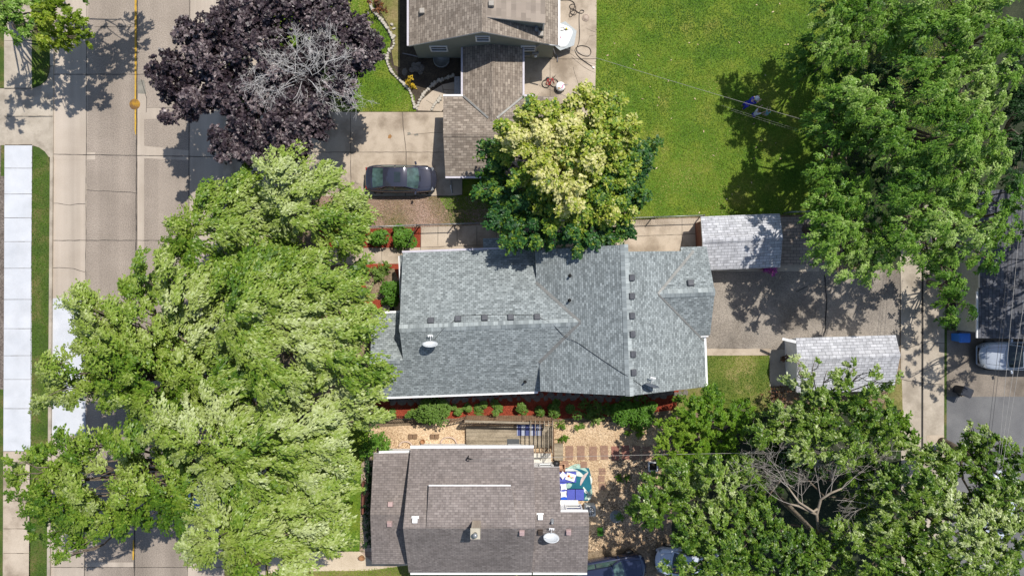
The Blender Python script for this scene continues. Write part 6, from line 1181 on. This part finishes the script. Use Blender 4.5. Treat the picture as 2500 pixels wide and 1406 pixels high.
def bin_(label, loc, rz, mat):
    o = empty('wheeled_bin', loc, label, 'bin', None, rz); m = MB(); m.box((0, 0, .52), (.52, .50, .94), taper=1.13); m.build('body', mat, o, False, bevel=.03); m = MB(); m.box((0, 0, 1.03), (.68, .62, .07)); m.box((.05, 0, 1.07), (.5, .48, .03)); m.build('lid', mat, o, False, bevel=.03)
    m = MB(); m.tube([(-.36, -.24, .98), (-.40, -.24, 1.0), (-.40, .24, 1.0), (-.36, .24, .98)], .02, 6); m.build('handle', mat, o, False)
    for s in (-1, 1): m = MB(); m.lathe([(.02, -.03), (.13, -.03), (.13, .03), (.02, .03)], (-.26, s * .27, .13), 16, Matrix.Rotation(R(90), 3, 'X')); m.build('wheel', RUBBER, o, False)
    return o
bin_('blue wheeled bin beside the navy-roofed garage', P(2330, 822, .1), R(180), BLUEP)
bin_('black wheeled bin standing turned on the brown yard by the alley', P(2336, 951, .1), R(155), BLACKP)

# ------------------------------------------------------------------ overhead wires
def wire(label, a, b, r=.02, sag=.35, mat=None, name='overhead_wire', group=None):
    a, b = Vector(a), Vector(b); m = MB(); m.tube([a.lerp(b, t) - Vector((0, 0, sag * 4 * t * (1 - t))) for t in [k / 16 for k in range(17)]], r, 5); return tag(m.build(name, mat or WIREM), label, 'wire', group)
WIREM = plain('wire_pale', (.36, .34, .32), .6); WIRED = plain('wire_dark', (.05, .05, .055), .6)
hook = Vector((2.95, 15.08, 3.35)); e = P(1965, 291, 5.5); d = (e - hook)
wire('pale service cable from the sage gable across the lawn over the three people', hook, hook + d * 1.35, .009, .25)
for k, (x0, y0, x1, y1) in enumerate(((1775, 262, 1920, 307), (1795, 273, 1910, 309))):
    a, b = P(x0, y0, 4.6), P(x1, y1, 4.8); wire('thin pale wire over the shaded lawn, ' + ('nearer the people' if k == 0 else 'lowest of the pair'), a - (b - a) * .1, b + (b - a) * .6, .003, .05)
wire('service cable from the brown house mast running right past the trees', MAST, P(1830, 1108, 6.4) + (P(1830, 1108, 6.4) - MAST) * .6, .011, .3)
for k, (x0, y0, x1, y1, mt) in enumerate(((2478, 590, 2425, 1045, WIRED), (2488, 590, 2445, 1075, WIREM), (2508, 700, 2452, 1075, WIREM), (2516, 740, 2462, 1070, WIREM), (2470, 590, 2418, 1045, WIRED))):
    a, b = P(x0, y0, 8.2), P(x1, y1, 8.2); d = b - a
    wire(('dark' if mt is WIRED else 'pale') + ' power line crossing above the silver vehicle, ' + ('leftmost but one', 'first pale one from the left', 'middle pale one', 'rightmost pale one', 'leftmost')[k], a - d * .5, b + d * 1.2, .010, .1, mt, 'power_line', 'power lines along the right edge')

# ------------------------------------------------------------------ people on the shaded lawn
def skin_mesh(name, joints, edges, mat, parent, sub=1):
    me = bpy.data.meshes.new(name); keys = list(joints); me.from_pydata([joints[k][0] for k in keys], [(keys.index(a), keys.index(b)) for a, b in edges], []); o = link(name, me, mat, parent, False)
    sk = o.modifiers.new('skin', 'SKIN'); sk.use_smooth_shade = True
    for i, k in enumerate(keys):
        r = joints[k][1]; v = me.skin_vertices[0].data[i]; v.radius = (r, r) if not isinstance(r, tuple) else r; v.use_root = (i == 0)
    ss = o.modifiers.new('subsurf', 'SUBSURF'); ss.levels = ss.render_levels = sub; return o
def person(label, loc, rz, s, top, low, lean=0.0, arms='down', hair=HAIR, cap_=None, crouch=False, sleeves=True):
    """x is the direction faced; lean tips the trunk forward"""
    o = empty('person', loc, label, 'person', None, rz); v = lambda x, y, z: (x * s, y * s, z * s)
    hip = .52 if crouch else .92; bx = lambda t, y, up: v(math.sin(lean) * t, y, hip + math.cos(lean) * t + up)
    J = {'pel': (v(0, 0, hip), .115 * s), 'wai': (bx(.18, 0, 0), .105 * s), 'che': (bx(.38, 0, 0), .125 * s), 'neck': (bx(.54, 0, 0), .052 * s), 'jaw': (bx(.62, 0, .0), .075 * s), 'head': (bx(.72, 0, .0), .095 * s), 'crown': (bx(.81, 0, 0), .06 * s)}
    E = [('pel', 'wai'), ('wai', 'che'), ('che', 'neck'), ('neck', 'jaw'), ('jaw', 'head'), ('head', 'crown')]
    hands = {}
    for q, sg in (('l', 1), ('r', -1)):
        if crouch: kn, an = (.34, .12 * sg, .48), (.10, .12 * sg, .08)
        else: kn, an = (.05 * sg, .11 * sg, .48), (.02 * sg, .11 * sg, .07)
        J[q + 'hip'] = (v(0, .09 * sg, hip - .04), .085 * s); J[q + 'kn'] = (v(*kn), .058 * s); J[q + 'an'] = (v(*an), .038 * s); J[q + 'toe'] = (v(an[0] + .16, an[1] * 1.05, .035), .032 * s)
        E += [('pel', q + 'hip'), (q + 'hip', q + 'kn'), (q + 'kn', q + 'an'), (q + 'an', q + 'toe')]
        sh = Vector(bx(.48, .17 * sg, 0)) / s
        el, wr = {'down': ((.03, .06 * sg, -.28), (.12, .04 * sg, -.52)), 'reach': ((.22, .08 * sg, .02), (.42, .10 * sg - .03, .14)), 'fwd': ((.18, .03 * sg, -.18), (.38, -.02 * sg, -.16))}[arms]
        J[q + 'sh'] = (tuple(sh * s), .058 * s); J[q + 'el'] = (tuple((sh + Vector(el)) * s), .042 * s); J[q + 'wr'] = (tuple((sh + Vector(wr)) * s), .03 * s)
        E += [('che', q + 'sh'), (q + 'sh', q + 'el'), (q + 'el', q + 'wr')]
        d = (Vector(wr) - Vector(el)).normalized(); side = Vector((-d.y, d.x, 0)).normalized() if abs(d.z) < .95 else Vector((0, 1, 0)); pm = sh + Vector(wr) + d * .07; J[q + 'pm'] = (tuple(pm * s), .034 * s); E.append((q + 'wr', q + 'pm'))
        for k, (off, ln_) in enumerate(((-.028, .065), (-.01, .08), (.01, .075), (.027, .058))):
            a, b = pm + side * off + d * .04, pm + side * off * 1.25 + d * (.04 + ln_ * .6) - Vector((0, 0, .012)); c_ = b + d * ln_ * .4 - Vector((0, 0, .022))
            for nme, p_ in (('a', a), ('b', b), ('c', c_)): J[f'{q}f{k}{nme}'] = (tuple(p_ * s), .0095 * s)
            E += [(q + 'pm', f'{q}f{k}a'), (f'{q}f{k}a', f'{q}f{k}b'), (f'{q}f{k}b', f'{q}f{k}c')]
        th = pm + side * .035 * sg; J[q + 'ta'] = (tuple(th * s), .012 * s); J[q + 'tb'] = (tuple((th + side * .03 * sg + d * .045) * s), .010 * s); E += [(q + 'wr', q + 'ta'), (q + 'ta', q + 'tb')]
    skin_mesh('body', J, E, SKIN, o, 2)
    T = {k: (J[k][0], J[k][1] * 1.35 if not isinstance(J[k][1], tuple) else J[k][1]) for k in ('pel', 'wai', 'che')}; T['nk'] = (bx(.47, 0, 0), .09 * s); TE = [('pel', 'wai'), ('wai', 'che'), ('che', 'nk')]
    for q in 'lr':
        T[q + 'sh'] = (J[q + 'sh'][0], .082 * s); e_ = Vector(J[q + 'sh'][0]).lerp(Vector(J[q + 'el'][0]), .75); T[q + 'el'] = (tuple(e_), .062 * s); TE += [('che', q + 'sh'), (q + 'sh', q + 'el')]
    skin_mesh('shirt', T, TE, top, o, 2)
    Tr = {'pel': (J['pel'][0], .14 * s)}; TE = []
    for q in 'lr':
        Tr[q + 'hip'] = (J[q + 'hip'][0], .11 * s); k_ = Vector(J[q + 'kn'][0]); Tr[q + 'kn'] = (tuple(k_), .08 * s); TE += [('pel', q + 'hip'), (q + 'hip', q + 'kn')]
        if not crouch: Tr[q + 'sn'] = (tuple(k_.lerp(Vector(J[q + 'an'][0]), .5)), .065 * s); TE += [(q + 'kn', q + 'sn')]
    skin_mesh('trousers', Tr, TE, low, o, 2)
    hc = Vector(J['head'][0]); m = MB(); G = []
    for i in range(7):
        G.append([hc + Vector((-.012 * s + .108 * s * math.cos(t) * math.sin(f), .104 * s * math.sin(t) * math.sin(f), .02 * s + .115 * s * math.cos(f))) for f in [.02 + i * .26] for t in [6.283 * k / 16 for k in range(17)]])
    m.grid(G); m.build('cap' if cap_ else 'hair', cap_ or hair, o, False)
    if cap_: m = MB(); m.lathe([(.10 * s, 0), (.155 * s, -.012 * s), (.15 * s, .0)], hc + Vector((0, 0, .05 * s)), 18); m.build('cap_brim', cap_, o, False)
    f = MB()
    for sg in (-1, 1): f.lathe([(.001, -.012 * s), (.012 * s, 0), (.001, .012 * s)], hc + Vector((.088 * s, .035 * s * sg, .0)), 8)
    f.build('eyes', DKMET, o, False); f = MB(); f.lathe([(.018 * s, -.03 * s), (.02 * s, -.015 * s), (.006 * s, .03 * s)], hc + Vector((.094 * s, 0, -.02 * s)), 8); f.build('nose', SKIN, o, False); f = MB(); f.box(hc + Vector((.086 * s, 0, -.06 * s)), (.012 * s, .045 * s, .012 * s)); f.build('mouth', PINK, o, False)
    for sg in (-1, 1): f = MB(); f.lathe([(.006 * s, -.03 * s), (.02 * s, 0), (.006 * s, .03 * s)], hc + Vector((0, .097 * s * sg, -.01 * s)), 8); f.build('ear', SKIN, o, False)
    return o
person('person in a royal blue shirt and white cap bending forward on the shaded lawn', P(1811, 264, .1), R(25), 1.05, CBLUE, CBLUE, .75, 'fwd', cap_=CWHITE)
person('person in a white shirt with both arms stretched out on the shaded lawn', P(1836, 284, .1), R(35), .80, CWHITE, CBLUE, .35, 'reach', crouch=True)
person('small person in a pale aqua shirt, rightmost of three on the shaded lawn', P(1864, 283, .1), R(80), .62, CAQUA, CGREY, .2, 'fwd')
